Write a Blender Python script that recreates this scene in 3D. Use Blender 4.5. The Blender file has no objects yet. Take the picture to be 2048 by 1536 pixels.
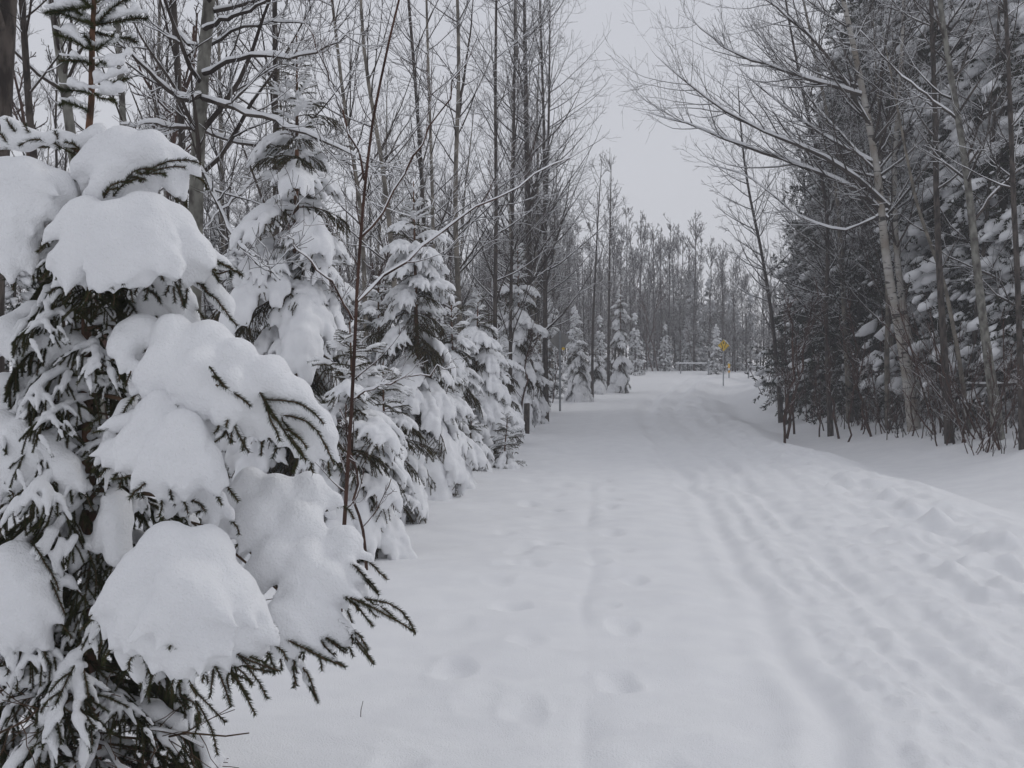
import bpy, math
import numpy as np
from mathutils import Vector, Matrix, Euler

R = math.radians
sc = bpy.context.scene

# ------------------------------------------------------------------ camera
CAM_Z = 1.65
FPX = 2100.0                      # focal length in pixels of a 2048 wide picture
PITCH = math.atan(23.0 / FPX)     # looks down very slightly
cam_d = bpy.data.cameras.new('camera')
cam_d.sensor_width = 36.0
cam_d.lens = 36.0 * FPX / 2048.0
cam_d.clip_start = 0.05
cam_d.clip_end = 1500
cam = bpy.data.objects.new('camera', cam_d)
sc.collection.objects.link(cam)
cam.location = (0, 0, CAM_Z)
cam.rotation_euler = (math.pi / 2 - PITCH, 0, 0)
sc.camera = cam

# ------------------------------------------------------------------ light
SUN_EL, SUN_AZ = R(42), R(58)
world = bpy.data.worlds.new('World')
sc.world = world
world.use_nodes = True
wn = world.node_tree
wn.nodes.clear()
w_out = wn.nodes.new('ShaderNodeOutputWorld')
w_mix = wn.nodes.new('ShaderNodeMixShader')
w_mix.inputs[0].default_value = 0.94           # closed cloud deck hides nearly all of the blue
w_sky = wn.nodes.new('ShaderNodeTexSky')
w_sky.sky_type = 'NISHITA'
w_sky.sun_disc = False
w_sky.sun_elevation = SUN_EL
w_sky.sun_rotation = SUN_AZ
w_bg1 = wn.nodes.new('ShaderNodeBackground')
w_bg1.inputs[1].default_value = 0.10
w_bg2 = wn.nodes.new('ShaderNodeBackground')
w_bg2.inputs[1].default_value = 1.0
w_geo = wn.nodes.new('ShaderNodeTexCoord')
w_noise = wn.nodes.new('ShaderNodeTexNoise')
w_noise.inputs['Scale'].default_value = 1.3
w_noise.inputs['Detail'].default_value = 3.0
w_sep = wn.nodes.new('ShaderNodeSeparateXYZ')
w_ramp = wn.nodes.new('ShaderNodeValToRGB')
w_ramp.color_ramp.elements[0].position = 0.0
w_ramp.color_ramp.elements[0].color = (0.70, 0.705, 0.745, 1)
w_ramp.color_ramp.elements[1].position = 0.55
w_ramp.color_ramp.elements[1].color = (0.64, 0.655, 0.71, 1)
w_m = wn.nodes.new('ShaderNodeMixRGB')
w_m.blend_type = 'MULTIPLY'
w_m.inputs[0].default_value = 0.12
wn.links.new(w_geo.outputs['Generated'], w_noise.inputs['Vector'])
wn.links.new(w_geo.outputs['Generated'], w_sep.inputs[0])
wn.links.new(w_sep.outputs['Z'], w_ramp.inputs[0])
wn.links.new(w_ramp.outputs[0], w_m.inputs[1])
wn.links.new(w_noise.outputs['Fac'], w_m.inputs[2])
wn.links.new(w_m.outputs[0], w_bg2.inputs[0])
wn.links.new(w_sky.outputs[0], w_bg1.inputs[0])
wn.links.new(w_bg1.outputs[0], w_mix.inputs[1])
wn.links.new(w_bg2.outputs[0], w_mix.inputs[2])
wn.links.new(w_mix.outputs[0], w_out.inputs[0])

sun_d = bpy.data.lights.new('sun', 'SUN')
sun_d.energy = 0.58
sun_d.angle = R(14)
sun_d.color = (1.0, 0.98, 0.95)
sun = bpy.data.objects.new('sun', sun_d)
sc.collection.objects.link(sun)
sun.rotation_euler = Vector((math.sin(SUN_AZ) * math.cos(SUN_EL), math.cos(SUN_AZ) * math.cos(SUN_EL),
                             math.sin(SUN_EL))).to_track_quat('Z', 'Y').to_euler()

sc.view_settings.view_transform = 'Standard'
sc.view_settings.look = 'None'
sc.view_settings.gamma = 1.0
sc.view_settings.use_curve_mapping = False
sc.view_settings.exposure = -0.05
cy = sc.cycles
cy.use_denoising = True
cy.max_bounces = 6
cy.diffuse_bounces = 4
cy.glossy_bounces = 2
cy.volume_bounces = 1
cy.use_adaptive_sampling = True
cy.adaptive_threshold = 0.02

HAZE_DENSITY = 0.0022

# ------------------------------------------------------------------ helpers
COL = sc.collection


def link(o, parent=None):
    COL.objects.link(o)
    if parent is not None:
        o.parent = parent
    return o


def tag(o, label=None, cat=None, group=None, kind=None):
    if label: o['label'] = label
    if cat: o['category'] = cat
    if group: o['group'] = group
    if kind: o['kind'] = kind
    return o


def empty(name, loc=(0, 0, 0), rz=0.0, scale=1.0):
    o = bpy.data.objects.new(name, None)
    o.empty_display_size = 0.2
    o.location = loc
    o.rotation_euler = (0, 0, rz)
    o.scale = (scale,) * 3
    COL.objects.link(o)
    return o


def mesh_from(name, groups, mats, smooth=True):
    """groups: list of (verts (n,3), faces (m,3|4), material index)."""
    V, LV, LS, LT, MI = [], [], [], [], []
    off = 0
    loff = 0
    for v, f, mi in groups:
        if len(v) == 0 or len(f) == 0:
            continue
        v = np.asarray(v, np.float32)
        f = np.asarray(f, np.int64)
        V.append(v)
        k = f.shape[1]
        LV.append((f + off).ravel())
        LS.append(loff + np.arange(len(f)) * k)
        LT.append(np.full(len(f), k))
        MI.append(np.full(len(f), mi))
        off += len(v)
        loff += f.size
    me = bpy.data.meshes.new(name)
    if V:
        V = np.concatenate(V); LV = np.concatenate(LV); LS = np.concatenate(LS); MI = np.concatenate(MI)
        me.vertices.add(len(V)); me.vertices.foreach_set('co', V.ravel())
        me.loops.add(len(LV)); me.loops.foreach_set('vertex_index', LV.astype(np.int32))
        me.polygons.add(len(LS)); me.polygons.foreach_set('loop_start', LS.astype(np.int32))
        me.polygons.foreach_set('loop_total', np.concatenate(LT).astype(np.int32))
        me.polygons.foreach_set('material_index', MI.astype(np.int32))
        me.polygons.foreach_set('use_smooth', np.full(len(LS), smooth))
        me.update(calc_edges=True)
        me.validate()
    for m in mats:
        me.materials.append(m)
    return me


def add(name, me, parent=None):
    o = link(bpy.data.objects.new(name, me), parent)
    if name == 'snow_cover': o['kind'] = 'stuff'       # countless little ridges of snow on the twigs
    return o


def _h(i, j, k, s):
    n = (i * 374761393 + j * 668265263 + k * 1442695041 + s * 974634777) & 0xFFFFFFFF
    n = ((n ^ (n >> 13)) * 1274126177) & 0xFFFFFFFF
    n = n ^ (n >> 16)
    return (n & 0xFFFF) / 32767.5 - 1.0


def noise3(x, y, z, s=0):
    x = np.asarray(x, np.float64); y = np.asarray(y, np.float64); z = np.asarray(z, np.float64)
    xi = np.floor(x).astype(np.int64); yi = np.floor(y).astype(np.int64); zi = np.floor(z).astype(np.int64)
    fx, fy, fz = x - xi, y - yi, z - zi
    fx = fx * fx * (3 - 2 * fx); fy = fy * fy * (3 - 2 * fy); fz = fz * fz * (3 - 2 * fz)
    r = 0
    for a in (0, 1):
        for b in (0, 1):
            for c in (0, 1):
                w = (fx if a else 1 - fx) * (fy if b else 1 - fy) * (fz if c else 1 - fz)
                r = r + w * _h(xi + a, yi + b, zi + c, s)
    return r


def noise2(x, y, s=0):
    x = np.asarray(x, np.float64); y = np.asarray(y, np.float64)
    xi = np.floor(x).astype(np.int64); yi = np.floor(y).astype(np.int64)
    fx, fy = x - xi, y - yi
    fx = fx * fx * (3 - 2 * fx); fy = fy * fy * (3 - 2 * fy)
    z = np.zeros_like(xi)
    return ((1 - fx) * (1 - fy) * _h(xi, yi, z, s) + fx * (1 - fy) * _h(xi + 1, yi, z, s)
            + (1 - fx) * fy * _h(xi, yi + 1, z, s) + fx * fy * _h(xi + 1, yi + 1, z, s))


def norm(v):
    return v / np.maximum(np.linalg.norm(v, axis=-1, keepdims=True), 1e-9)


def tubes(P, Rr, sides, cap=False):
    """P (N,K,3), Rr (N,K) -> verts, quads."""
    P = np.asarray(P, np.float64); Rr = np.asarray(Rr, np.float64)
    N, K = P.shape[:2]
    T = norm(np.gradient(P, axis=1))
    mean = norm(P[:, -1] - P[:, 0])
    ref = np.where(np.abs(mean[:, 2:3]) > 0.8, np.array([[1.0, 0.15, 0]]), np.array([[0.05, 0.1, 1.0]]))
    ref = np.repeat(ref[:, None, :], K, 1)
    U = norm(np.cross(ref, T)); W = np.cross(T, U)
    a = np.arange(sides) / sides * 2 * np.pi
    V = (P[:, :, None, :] + Rr[:, :, None, None] * (np.cos(a)[None, None, :, None] * U[:, :, None, :]
                                                  + np.sin(a)[None, None, :, None] * W[:, :, None, :]))
    V = V.reshape(-1, 3)
    n, k, s = np.meshgrid(np.arange(N), np.arange(K - 1), np.arange(sides), indexing='ij')
    b = (n * K + k) * sides
    s2 = (s + 1) % sides
    F = np.stack([b + s, b + s2, b + sides + s2, b + sides + s], -1).reshape(-1, 4)
    return V, F


def snow_on(P, Rr, amt=0.004, k=0.95, sides=4, tall=1.0, wmin=0.12):
    """a ridge of snow lying on top of each branch where it is not too steep."""
    T = norm(np.gradient(P, axis=1))
    flat = np.clip((np.sqrt(np.clip(1 - T[..., 2] ** 2, 0, 1)) - wmin) / (1 - wmin), 0, 1)
    nz = 0.75 + 0.45 * noise3(P[..., 0] * 5, P[..., 1] * 5, P[..., 2] * 5, 7)
    sr = (k * Rr + amt) * flat ** 0.9 * np.clip(nz, 0.25, 1.4)
    Q = P.copy()
    Q[..., 2] += Rr * 0.75 + sr * 0.35 * tall
    return tubes(Q, sr, sides)


def surface_nets(g, origin, h):
    s = g > 0
    c = np.zeros(tuple(n - 1 for n in g.shape), np.int8)
    offs = [(a, b, d) for a in (0, 1) for b in (0, 1) for d in (0, 1)]
    nx, ny, nz = c.shape
    for a, b, d in offs:
        c += s[a:a + nx, b:b + ny, d:d + nz]
    act = (c > 0) & (c < 8)
    I = np.argwhere(act)
    idx = np.full(c.shape, -1, np.int64)
    idx[act] = np.arange(len(I))
    pos = np.zeros((len(I), 3)); cnt = np.zeros(len(I))
    for a in offs:
        for ax in range(3):
            if a[ax] == 0:
                b = list(a); b[ax] = 1
                ga = g[I[:, 0] + a[0], I[:, 1] + a[1], I[:, 2] + a[2]]
                gb = g[I[:, 0] + b[0], I[:, 1] + b[1], I[:, 2] + b[2]]
                m = (ga > 0) != (gb > 0)
                t = np.where(m, ga / np.where(m, ga - gb, 1), 0)
                p = np.array(a, float)[None] + t[:, None] * (np.array(b) - np.array(a))[None]
                pos += p * m[:, None]; cnt += m
    V = (I + pos / np.maximum(cnt, 1)[:, None]) * h + origin
    F = []
    for ax in range(3):
        sl0 = [slice(None)] * 3; sl1 = [slice(None)] * 3
        sl0[ax] = slice(0, -1); sl1[ax] = slice(1, None)
        ch = s[tuple(sl0)] != s[tuple(sl1)]
        E = np.argwhere(ch)
        o1, o2 = [a for a in range(3) if a != ax]
        ok = (E[:, o1] > 0) & (E[:, o2] > 0) & (E[:, o1] < c.shape[o1]) & (E[:, o2] < c.shape[o2])
        E = E[ok]
        inside = s[E[:, 0], E[:, 1], E[:, 2]]
        def cell(d1, d2):
            Q = E.copy(); Q[:, o1] += d1; Q[:, o2] += d2
            return idx[Q[:, 0], Q[:, 1], Q[:, 2]]
        q = np.stack([cell(-1, -1), cell(0, -1), cell(0, 0), cell(-1, 0)], 1)
        flip = inside if ax != 1 else ~inside
        q[~flip] = q[~flip][:, ::-1]
        F.append(q)
    F = np.concatenate(F)
    F = F[(F >= 0).all(1)]
    return V, F


def snow_mesh(caps, h, k, namp=0.0, nfreq=10.0, seed=0, flat=1.0, fine=0.0, bias=0.0):
    """smooth union of tapered capsules (x0,y0,z0,x1,y1,z1,r0,r1) -> verts, quads."""
    C = np.asarray(caps, float)
    pad = C[:, 6:8].max() + 3 * k + 2 * h
    lo = np.minimum(C[:, 0:3], C[:, 3:6]).min(0) - pad
    hi = np.maximum(C[:, 0:3], C[:, 3:6]).max(0) + pad
    n = np.ceil((hi - lo) / h).astype(int) + 1
    F = np.full(tuple(n), 1e-5, np.float64)
    for c in C:
        p0, p1, r0, r1 = c[:3], c[3:6], c[6], c[7]
        m = max(r0, r1) + 4.5 * k
        a = np.maximum(((np.minimum(p0, p1) - m - lo) / h).astype(int), 0)
        b = np.minimum(((np.maximum(p0, p1) + m - lo) / h).astype(int) + 2, n)
        X = (np.arange(a[0], b[0]) * h + lo[0])[:, None, None]
        Y = (np.arange(a[1], b[1]) * h + lo[1])[None, :, None]
        Z = (np.arange(a[2], b[2]) * h + lo[2])[None, None, :]
        d = p1 - p0
        L2 = max(float(d @ d), 1e-9)
        t = np.clip(((X - p0[0]) * d[0] + (Y - p0[1]) * d[1] + (Z - p0[2]) * d[2]) / L2, 0, 1)
        dx = X - p0[0] - t * d[0]; dy = Y - p0[1] - t * d[1]; dz = (Z - p0[2] - t * d[2]) * flat
        D = np.sqrt(dx * dx + dy * dy + dz * dz) - (r0 + (r1 - r0) * t)
        F[a[0]:b[0], a[1]:b[1], a[2]:b[2]] += np.exp(-np.clip(D, -8 * k, 5 * k) / k)
    g = k * np.log(F) - bias
    if namp > 0:
        near = np.argwhere(np.abs(g) < namp * 2.5 + h * 2)
        q = near * h + lo
        nn = noise3(q[:, 0] * nfreq, q[:, 1] * nfreq, q[:, 2] * nfreq, seed) \
            + 0.5 * noise3(q[:, 0] * nfreq * 2.3, q[:, 1] * nfreq * 2.3, q[:, 2] * nfreq * 2.3, seed + 1)
        gg = namp * nn
        if fine > 0:
            gg = gg + fine * noise3(q[:, 0] * 70, q[:, 1] * 70, q[:, 2] * 70, seed + 2)
        g[near[:, 0], near[:, 1], near[:, 2]] += gg
    return surface_nets(g, lo, h)


def needles(P, density, ln, w, rng, spread=0.75, tip=True):
    """needle blades round shoots P (N,K,3); density per metre."""
    N, K = P.shape[:2]
    seg = P[:, 1:] - P[:, :-1]
    L = np.linalg.norm(seg, axis=2)
    A = P[:, :-1].reshape(-1, 3); S = seg.reshape(-1, 3); Ls = L.ravel()
    cnt = rng.poisson(Ls * density)
    i = np.repeat(np.arange(len(A)), cnt)
    if len(i) == 0:
        return np.zeros((0, 3)), np.zeros((0, 3), int)
    t = rng.random(len(i))[:, None]
    o = A[i] + S[i] * t
    T = norm(S[i])
    rv = norm(rng.normal(size=(len(i), 3)))
    U = norm(rv - (rv * T).sum(1, keepdims=True) * T)
    d = norm(U * spread + T * (0.55 + 0.3 * rng.random((len(i), 1))))
    l = ln * (0.7 + 0.5 * rng.random((len(i), 1)))
    side = norm(np.cross(d, norm(rng.normal(size=(len(i), 3))))) * w * 0.5
    V = np.stack([o - side, o + side, o + d * l], 1).reshape(-1, 3)
    F = np.arange(len(V)).reshape(-1, 3)
    return V, F


# ------------------------------------------------------------------ materials
def mat(name, col, rough=0.8, spec=0.3):
    m = bpy.data.materials.new(name)
    m.use_nodes = True
    b = m.node_tree.nodes['Principled BSDF']
    b.inputs['Base Color'].default_value = (*col, 1)
    b.inputs['Roughness'].default_value = rough
    b.inputs['Specular IOR Level'].default_value = spec
    return m, m.node_tree, b


def noisy(m3, c1, c2, scale, lo=0.4, hi=0.6, detail=4, bump=0.0, bscale=None, stretch=None, dist=0.01):
    m, nt, b = m3
    tc = nt.nodes.new('ShaderNodeTexCoord')
    mp = nt.nodes.new('ShaderNodeMapping')
    nt.links.new(tc.outputs['Object'], mp.inputs[0])
    if stretch: mp.inputs['Scale'].default_value = stretch
    n = nt.nodes.new('ShaderNodeTexNoise')
    n.inputs['Scale'].default_value = scale
    n.inputs['Detail'].default_value = detail
    nt.links.new(mp.outputs[0], n.inputs['Vector'])
    r = nt.nodes.new('ShaderNodeValToRGB')
    r.color_ramp.elements[0].position = lo; r.color_ramp.elements[0].color = (*c1, 1)
    r.color_ramp.elements[1].position = hi; r.color_ramp.elements[1].color = (*c2, 1)
    nt.links.new(n.outputs['Fac'], r.inputs[0])
    nt.links.new(r.outputs[0], b.inputs['Base Color'])
    if bump > 0:
        n2 = nt.nodes.new('ShaderNodeTexNoise')
        n2.inputs['Scale'].default_value = bscale or scale
        n2.inputs['Detail'].default_value = 6
        nt.links.new(mp.outputs[0], n2.inputs['Vector'])
        bp = nt.nodes.new('ShaderNodeBump')
        bp.inputs['Strength'].default_value = bump
        bp.inputs['Distance'].default_value = dist
        nt.links.new(n2.outputs['Fac'], bp.inputs['Height'])
        nt.links.new(bp.outputs[0], b.inputs['Normal'])
    return m


M = {}
M['snow'] = noisy(mat('snow', (0.84, 0.855, 0.88), 0.7, 0.2), (0.83, 0.835, 0.85), (0.865, 0.87, 0.88), 3.0,
                  bump=0.75, bscale=120, dist=0.008)
M['tree_snow'] = noisy(mat('tree_snow', (0.8, 0.8, 0.82), 0.75, 0.2), (0.79, 0.795, 0.81), (0.85, 0.855, 0.865), 6.0,
                       bump=0.3, bscale=60, dist=0.01)
M['needle'] = noisy(mat('spruce_needle', (0.03, 0.05, 0.02), 0.7, 0.1), (0.020, 0.027, 0.010), (0.048, 0.055, 0.019), 9.0)
M['needle_dark'] = noisy(mat('dark_needle', (0.02, 0.03, 0.015), 0.8, 0.05), (0.010, 0.015, 0.008), (0.026, 0.032, 0.016), 2.0)
M['twig'] = noisy(mat('spruce_twig', (0.06, 0.035, 0.02), 0.85), (0.05, 0.03, 0.018), (0.10, 0.06, 0.035), 20)
M['bark_red'] = noisy(mat('young_spruce_bark', (0.12, 0.06, 0.035), 0.85), (0.055, 0.032, 0.02), (0.16, 0.082, 0.05), 22,
                      bump=0.6, bscale=60, stretch=(1, 1, 0.5))
M['bark_dark'] = noisy(mat('dark_bark', (0.05, 0.04, 0.035), 0.9), (0.028, 0.022, 0.019), (0.085, 0.07, 0.06), 14,
                       bump=0.8, bscale=30, stretch=(1, 1, 0.35), dist=0.02)
M['bark_grey'] = noisy(mat('grey_lichen_bark', (0.16, 0.16, 0.14), 0.9), (0.06, 0.052, 0.045), (0.24, 0.235, 0.205), 9,
                       lo=0.35, hi=0.62, bump=0.7, bscale=30, stretch=(1, 1, 0.6), dist=0.02)
M['bark_aspen'] = noisy(mat('aspen_bark', (0.2, 0.18, 0.15), 0.85), (0.085, 0.075, 0.062), (0.23, 0.205, 0.17), 5,
                        lo=0.38, hi=0.6, bump=0.4, bscale=20, stretch=(1, 1, 0.7))
M['bark_far'] = noisy(mat('twig_bark', (0.09, 0.07, 0.06), 0.9, 0.05), (0.034, 0.027, 0.024), (0.078, 0.064, 0.055), 1.5)
M['bark_brush'] = noisy(mat('red_brown_twig', (0.1, 0.05, 0.04), 0.85, 0.08), (0.042, 0.024, 0.019), (0.088, 0.05, 0.038), 4)
M['metal'] = noisy(mat('galvanized_steel', (0.32, 0.33, 0.34), 0.5, 0.4), (0.26, 0.27, 0.28), (0.36, 0.37, 0.385), 8)
M['sign_back'] = noisy(mat('weathered_aluminium', (0.25, 0.24, 0.23), 0.55, 0.4), (0.21, 0.205, 0.195), (0.25, 0.24, 0.225), 5)
M['yellow'] = noisy(mat('yellow_sign_face', (0.75, 0.47, 0.02), 0.5, 0.4), (0.78, 0.50, 0.02), (0.88, 0.58, 0.03), 4)
M['orange'] = noisy(mat('amber_marker', (0.8, 0.35, 0.03), 0.5), (0.72, 0.36, 0.03), (0.85, 0.45, 0.05), 6)
M['black'] = mat('black_print', (0.015, 0.015, 0.015), 0.6)[0]
M['white'] = mat('white_reflective', (0.75, 0.75, 0.74), 0.5)[0]


def birch_mat():
    m, nt, b = mat('birch_bark', (0.6, 0.58, 0.54), 0.7)
    tc = nt.nodes.new('ShaderNodeTexCoord')
    mp = nt.nodes.new('ShaderNodeMapping'); mp.inputs['Scale'].default_value = (3, 3, 14)
    n = nt.nodes.new('ShaderNodeTexNoise'); n.inputs['Scale'].default_value = 1.0; n.inputs['Detail'].default_value = 3
    n2 = nt.nodes.new('ShaderNodeTexNoise'); n2.inputs['Scale'].default_value = 1.7; n2.inputs['Detail'].default_value = 4
    r = nt.nodes.new('ShaderNodeValToRGB')
    r.color_ramp.elements[0].position = 0.36; r.color_ramp.elements[0].color = (0.05, 0.045, 0.04, 1)
    r.color_ramp.elements[1].position = 0.44; r.color_ramp.elements[1].color = (0.46, 0.44, 0.41, 1)
    r2 = nt.nodes.new('ShaderNodeValToRGB')
    r2.color_ramp.elements[0].position = 0.35; r2.color_ramp.elements[0].color = (0.55, 0.5, 0.44, 1)
    r2.color_ramp.elements[1].position = 0.6; r2.color_ramp.elements[1].color = (1, 1, 1, 1)
    mx = nt.nodes.new('ShaderNodeMixRGB'); mx.blend_type = 'MULTIPLY'; mx.inputs[0].default_value = 1
    nt.links.new(tc.outputs['Object'], mp.inputs[0]); nt.links.new(mp.outputs[0], n.inputs['Vector'])
    nt.links.new(tc.outputs['Object'], n2.inputs['Vector'])
    nt.links.new(n.outputs['Fac'], r.inputs[0]); nt.links.new(n2.outputs['Fac'], r2.inputs[0])
    nt.links.new(r.outputs[0], mx.inputs[1]); nt.links.new(r2.outputs[0], mx.inputs[2])
    nt.links.new(mx.outputs[0], b.inputs['Base Color'])
    return m


M['birch'] = birch_mat()


# ------------------------------------------------------------------ terrain
def curve(ys, xs):
    ys = np.array(ys, float); xs = np.array(xs, float)
    def f(y):
        y = np.asarray(y, float)
        return sum(np.interp(y + o, ys, xs) for o in (-3.0, -1.5, 0, 1.5, 3.0)) / 5.0
    return f


def base_z(y):
    t = np.clip((np.asarray(y, float) - 36) / 56.0, 0, 1)
    return 1.72 * t ** 1.55


c_left = curve([-20, 0, 9.5, 13, 18.7, 33, 50, 70, 92, 120], [-4.6, -3.0, -1.5, -1.1, 0.0, .7, 2.4, 6.0, 12, 30])
c_t1 = curve([-20, 0, 4.4, 7.6, 14.7, 33, 55, 78, 92, 120], [-.6, .0, .29, .53, 1.13, 2.7, 5.4, 10, 16, 40])
c_t2 = curve([-20, 0, 4.4, 6.7, 9.8, 16, 25.7, 38, 55, 80, 92, 120], [-.4, .9, 1.37, 1.71, 2.0, 2.7, 3.5, 4.7, 7.3, 13, 18, 42])
c_t3 = curve([-20, 0, 5.8, 8.1, 12.2, 22, 41, 58, 80, 92, 120], [0, 1.8, 2.37, 2.6, 3.1, 4.2, 6.5, 9.2, 14.3, 19.5, 44])
c_lip = curve([-20, 0, 8, 11.7, 14.7, 18.7, 22.4, 30, 45, 60, 74, 85, 92, 120],
              [3.4, 4.8, 5.3, 5.6, 5.95, 6.3, 6.5, 7.0, 8.6, 10.8, 14.1, 18, 22, 46])
c_right = curve([-20, 0, 15, 24, 33, 41, 55, 75, 92, 120], [7, 8.6, 10.2, 11.5, 13.2, 13.0, 13.6, 17.5, 25, 48])


def sm(x):
    x = np.clip(x, 0, 1)
    return x * x * (3 - 2 * x)


FOOT = []
_rng = np.random.default_rng(5)
_y = 3.6
_i = 0
while _y < 34:                                  # a walker's trail right of the left rut
    FOOT.append((float(c_t1(_y)) + 0.22 + (0.1 if _i % 2 else -0.06) + _rng.normal() * .05, _y, .075 + .03 * _rng.random(), .11 + .05 * _rng.random(), .022 + .030 * _rng.random()))
    _y += 0.62 + _rng.random() * 0.5; _i += 1
_y = 4.3
while _y < 26:                                  # older, half filled prints on the shoulder
    FOOT.append((float(c_t1(_y)) - 0.62 + (0.17 if _i % 2 else -0.15) + _rng.normal() * .06, _y, .08 + .03 * _rng.random(), .12 + .05 * _rng.random(), .020 + .030 * _rng.random()))
    _y += 0.42 + _rng.random() * 0.4; _i += 1
for _ in range(6):
    _y = 4.5 + _rng.random() * 16
    FOOT.append((float(c_t1(_y)) - 0.3 + _rng.normal() * .5, _y, .11, .16, .022))


def ground(x, y, detail=True):
    x = np.asarray(x, float); y = np.asarray(y, float)
    z = base_z(y)
    L, A, B, C, E, G = c_left(y), c_t1(y), c_t2(y), c_t3(y), c_lip(y), c_right(y)
    # broad forms
    dl = L - x
    z = z + 0.30 * sm((dl + 0.6) / 3.5) + 0.10 * noise2(x * .6, y * .6, 3) * sm(dl / 2 + .5)
    E = E - .25 + .30 * noise2(y * .33, y * 0 + 7, 31) + .10 * noise2(y * 1.2, y * 0 + 7, 32)
    s = x - E
    z = z - 0.38 * sm((s + 0.15) / 1.7) + 1.25 * sm((s - 1.2) / 6.0) + 0.06 * np.exp(-((s + 0.25) / 0.45) ** 2)
    z = z + 0.14 * noise2(x * .35 + 9, y * .3, 4) * sm((s - 3) / 3)
    z = z + 0.05 * sm((B - 0.1 - x) / 0.5)                     # unploughed shoulder sits higher than the packed lane
    z = z + 0.03 * noise2(x * .45, y * .25, 5)
    if not detail:
        return z
    soft = sm((B - x) / 0.4)                                   # 1 on the shoulder
    packed = sm((x - B) / 0.3) * sm((E + .3 - x) / 0.6)
    # wind ripples across the shoulder
    ph = y * 11.0 + 2.2 * noise2(x * .9, y * .8, 11) + 1.2 * x
    z = z + soft * 0.009 * np.sin(ph) * (0.5 + 0.9 * noise2(x * 1.2 + 4, y * 1.2, 12))
    z = z + soft * (0.030 * noise2(x * 1.6, y * 1.5, 13) + 0.013 * noise2(x * 2.6, y * 6, 14) + .004 * noise2(x * 9, y * 16, 33))
    # ruts
    w1 = 0.04 * noise2(y * .7, y * 0, 15)
    d = x - A - w1
    _f = .55 + .6 * noise2(y * 1.3, y * 0 + 2, 27)
    _f = np.clip(_f, .1, 1.2)
    z = z - _f * (0.024 * np.exp(-(d / .045) ** 2) - 0.010 * np.exp(-((d - .14) / .06) ** 2) - .012 * np.exp(-((d + .22) / .15) ** 2))
    w2 = 0.07 * noise2(y * .8, y * 0, 16) + .03 * noise2(y * 3.1, y * 0, 28)
    for cc, dp, wd in ((B, .048, .10), (B + .26, .022, .07), (C, .042, .10), (C - .22, .02, .06), (C + .75, .02, .08),
                       (C + 1.35, .026, .11), (B + .85 * 0 - .17, -.03, .10)):
        d = x - cc - w2
        wd = wd * (1 + np.maximum(y - 8, 0) / 20); dp = dp * (1 + np.clip(y - 8, 0, 60) / 22)
        z = z - .80 * dp * np.exp(-np.abs(d / (wd * .85)) ** 2.2) * (0.85 + .55 * noise2(y * 1.3, cc, 17)) + .3 * dp * np.exp(-((d - wd * 1.5) / (wd * .7)) ** 2)
    # packed, churned lane: streaks along the road, clods
    u = x - C
    z = z + packed * (0.028 * noise2(u * 8, y * .6, 18) + 0.016 * noise2(u * 4 + 3, y * 2.2, 19)
                      + 0.018 * noise2(x * 11, y * 8, 20) + 0.013 * noise2(x * 31, y * 27, 21))
    # tumbled bank of ploughed snow before the lip
    near_lip = np.exp(-((x - E + .95) / .75) ** 2)
    clod = np.maximum(noise2(x * 3.1, y * 2.6, 22), 0) ** 1.2 * .14 + .045 * noise2(x * 7.5, y * 6.5, 23) + .014 * noise2(x * 17, y * 15, 25)
    z = z + near_lip * clod
    z = z + sm(s) * 0.02 * noise2(x * .8 + y * .5, y * 2.0, 24)
    z = z + sm((s - .3)) * 0.006 * noise2(x * 3.0 + y * 2, y * 5.0, 26)
    if x.ndim and x.size > 10:
        for fx, fy, rx, ry, dp in FOOT:
            m = (np.abs(x - fx) < rx * 3.2) & (np.abs(y - fy) < ry * 3.2)
            if m.any():
                q = (((x[m] - fx) / rx) ** 2 + ((y[m] - fy) / ry) ** 2) * (1 + .45 * noise2(x[m] * 9, y[m] * 9, 41))
                z[m] += -dp * np.exp(-q ** 1.3) + dp * .2 * np.exp(-((np.sqrt(q) - 1.5) / .33) ** 2)
    return z


def gz(x, y):
    return float(ground(np.array([float(x)]), np.array([float(y)]), False)[0])


def W(px, py, d):
    """point at depth d (metres ahead) that the photograph shows at pixel px, py."""
    u = (px - 1024.0) / FPX; v = (768.0 - py) / FPX
    cp, sp = math.cos(PITCH), math.sin(PITCH)
    dy = cp + v * sp; dz = -sp + v * cp
    k = d / dy
    return np.array([u * k, d, CAM_Z + dz * k])


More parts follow.
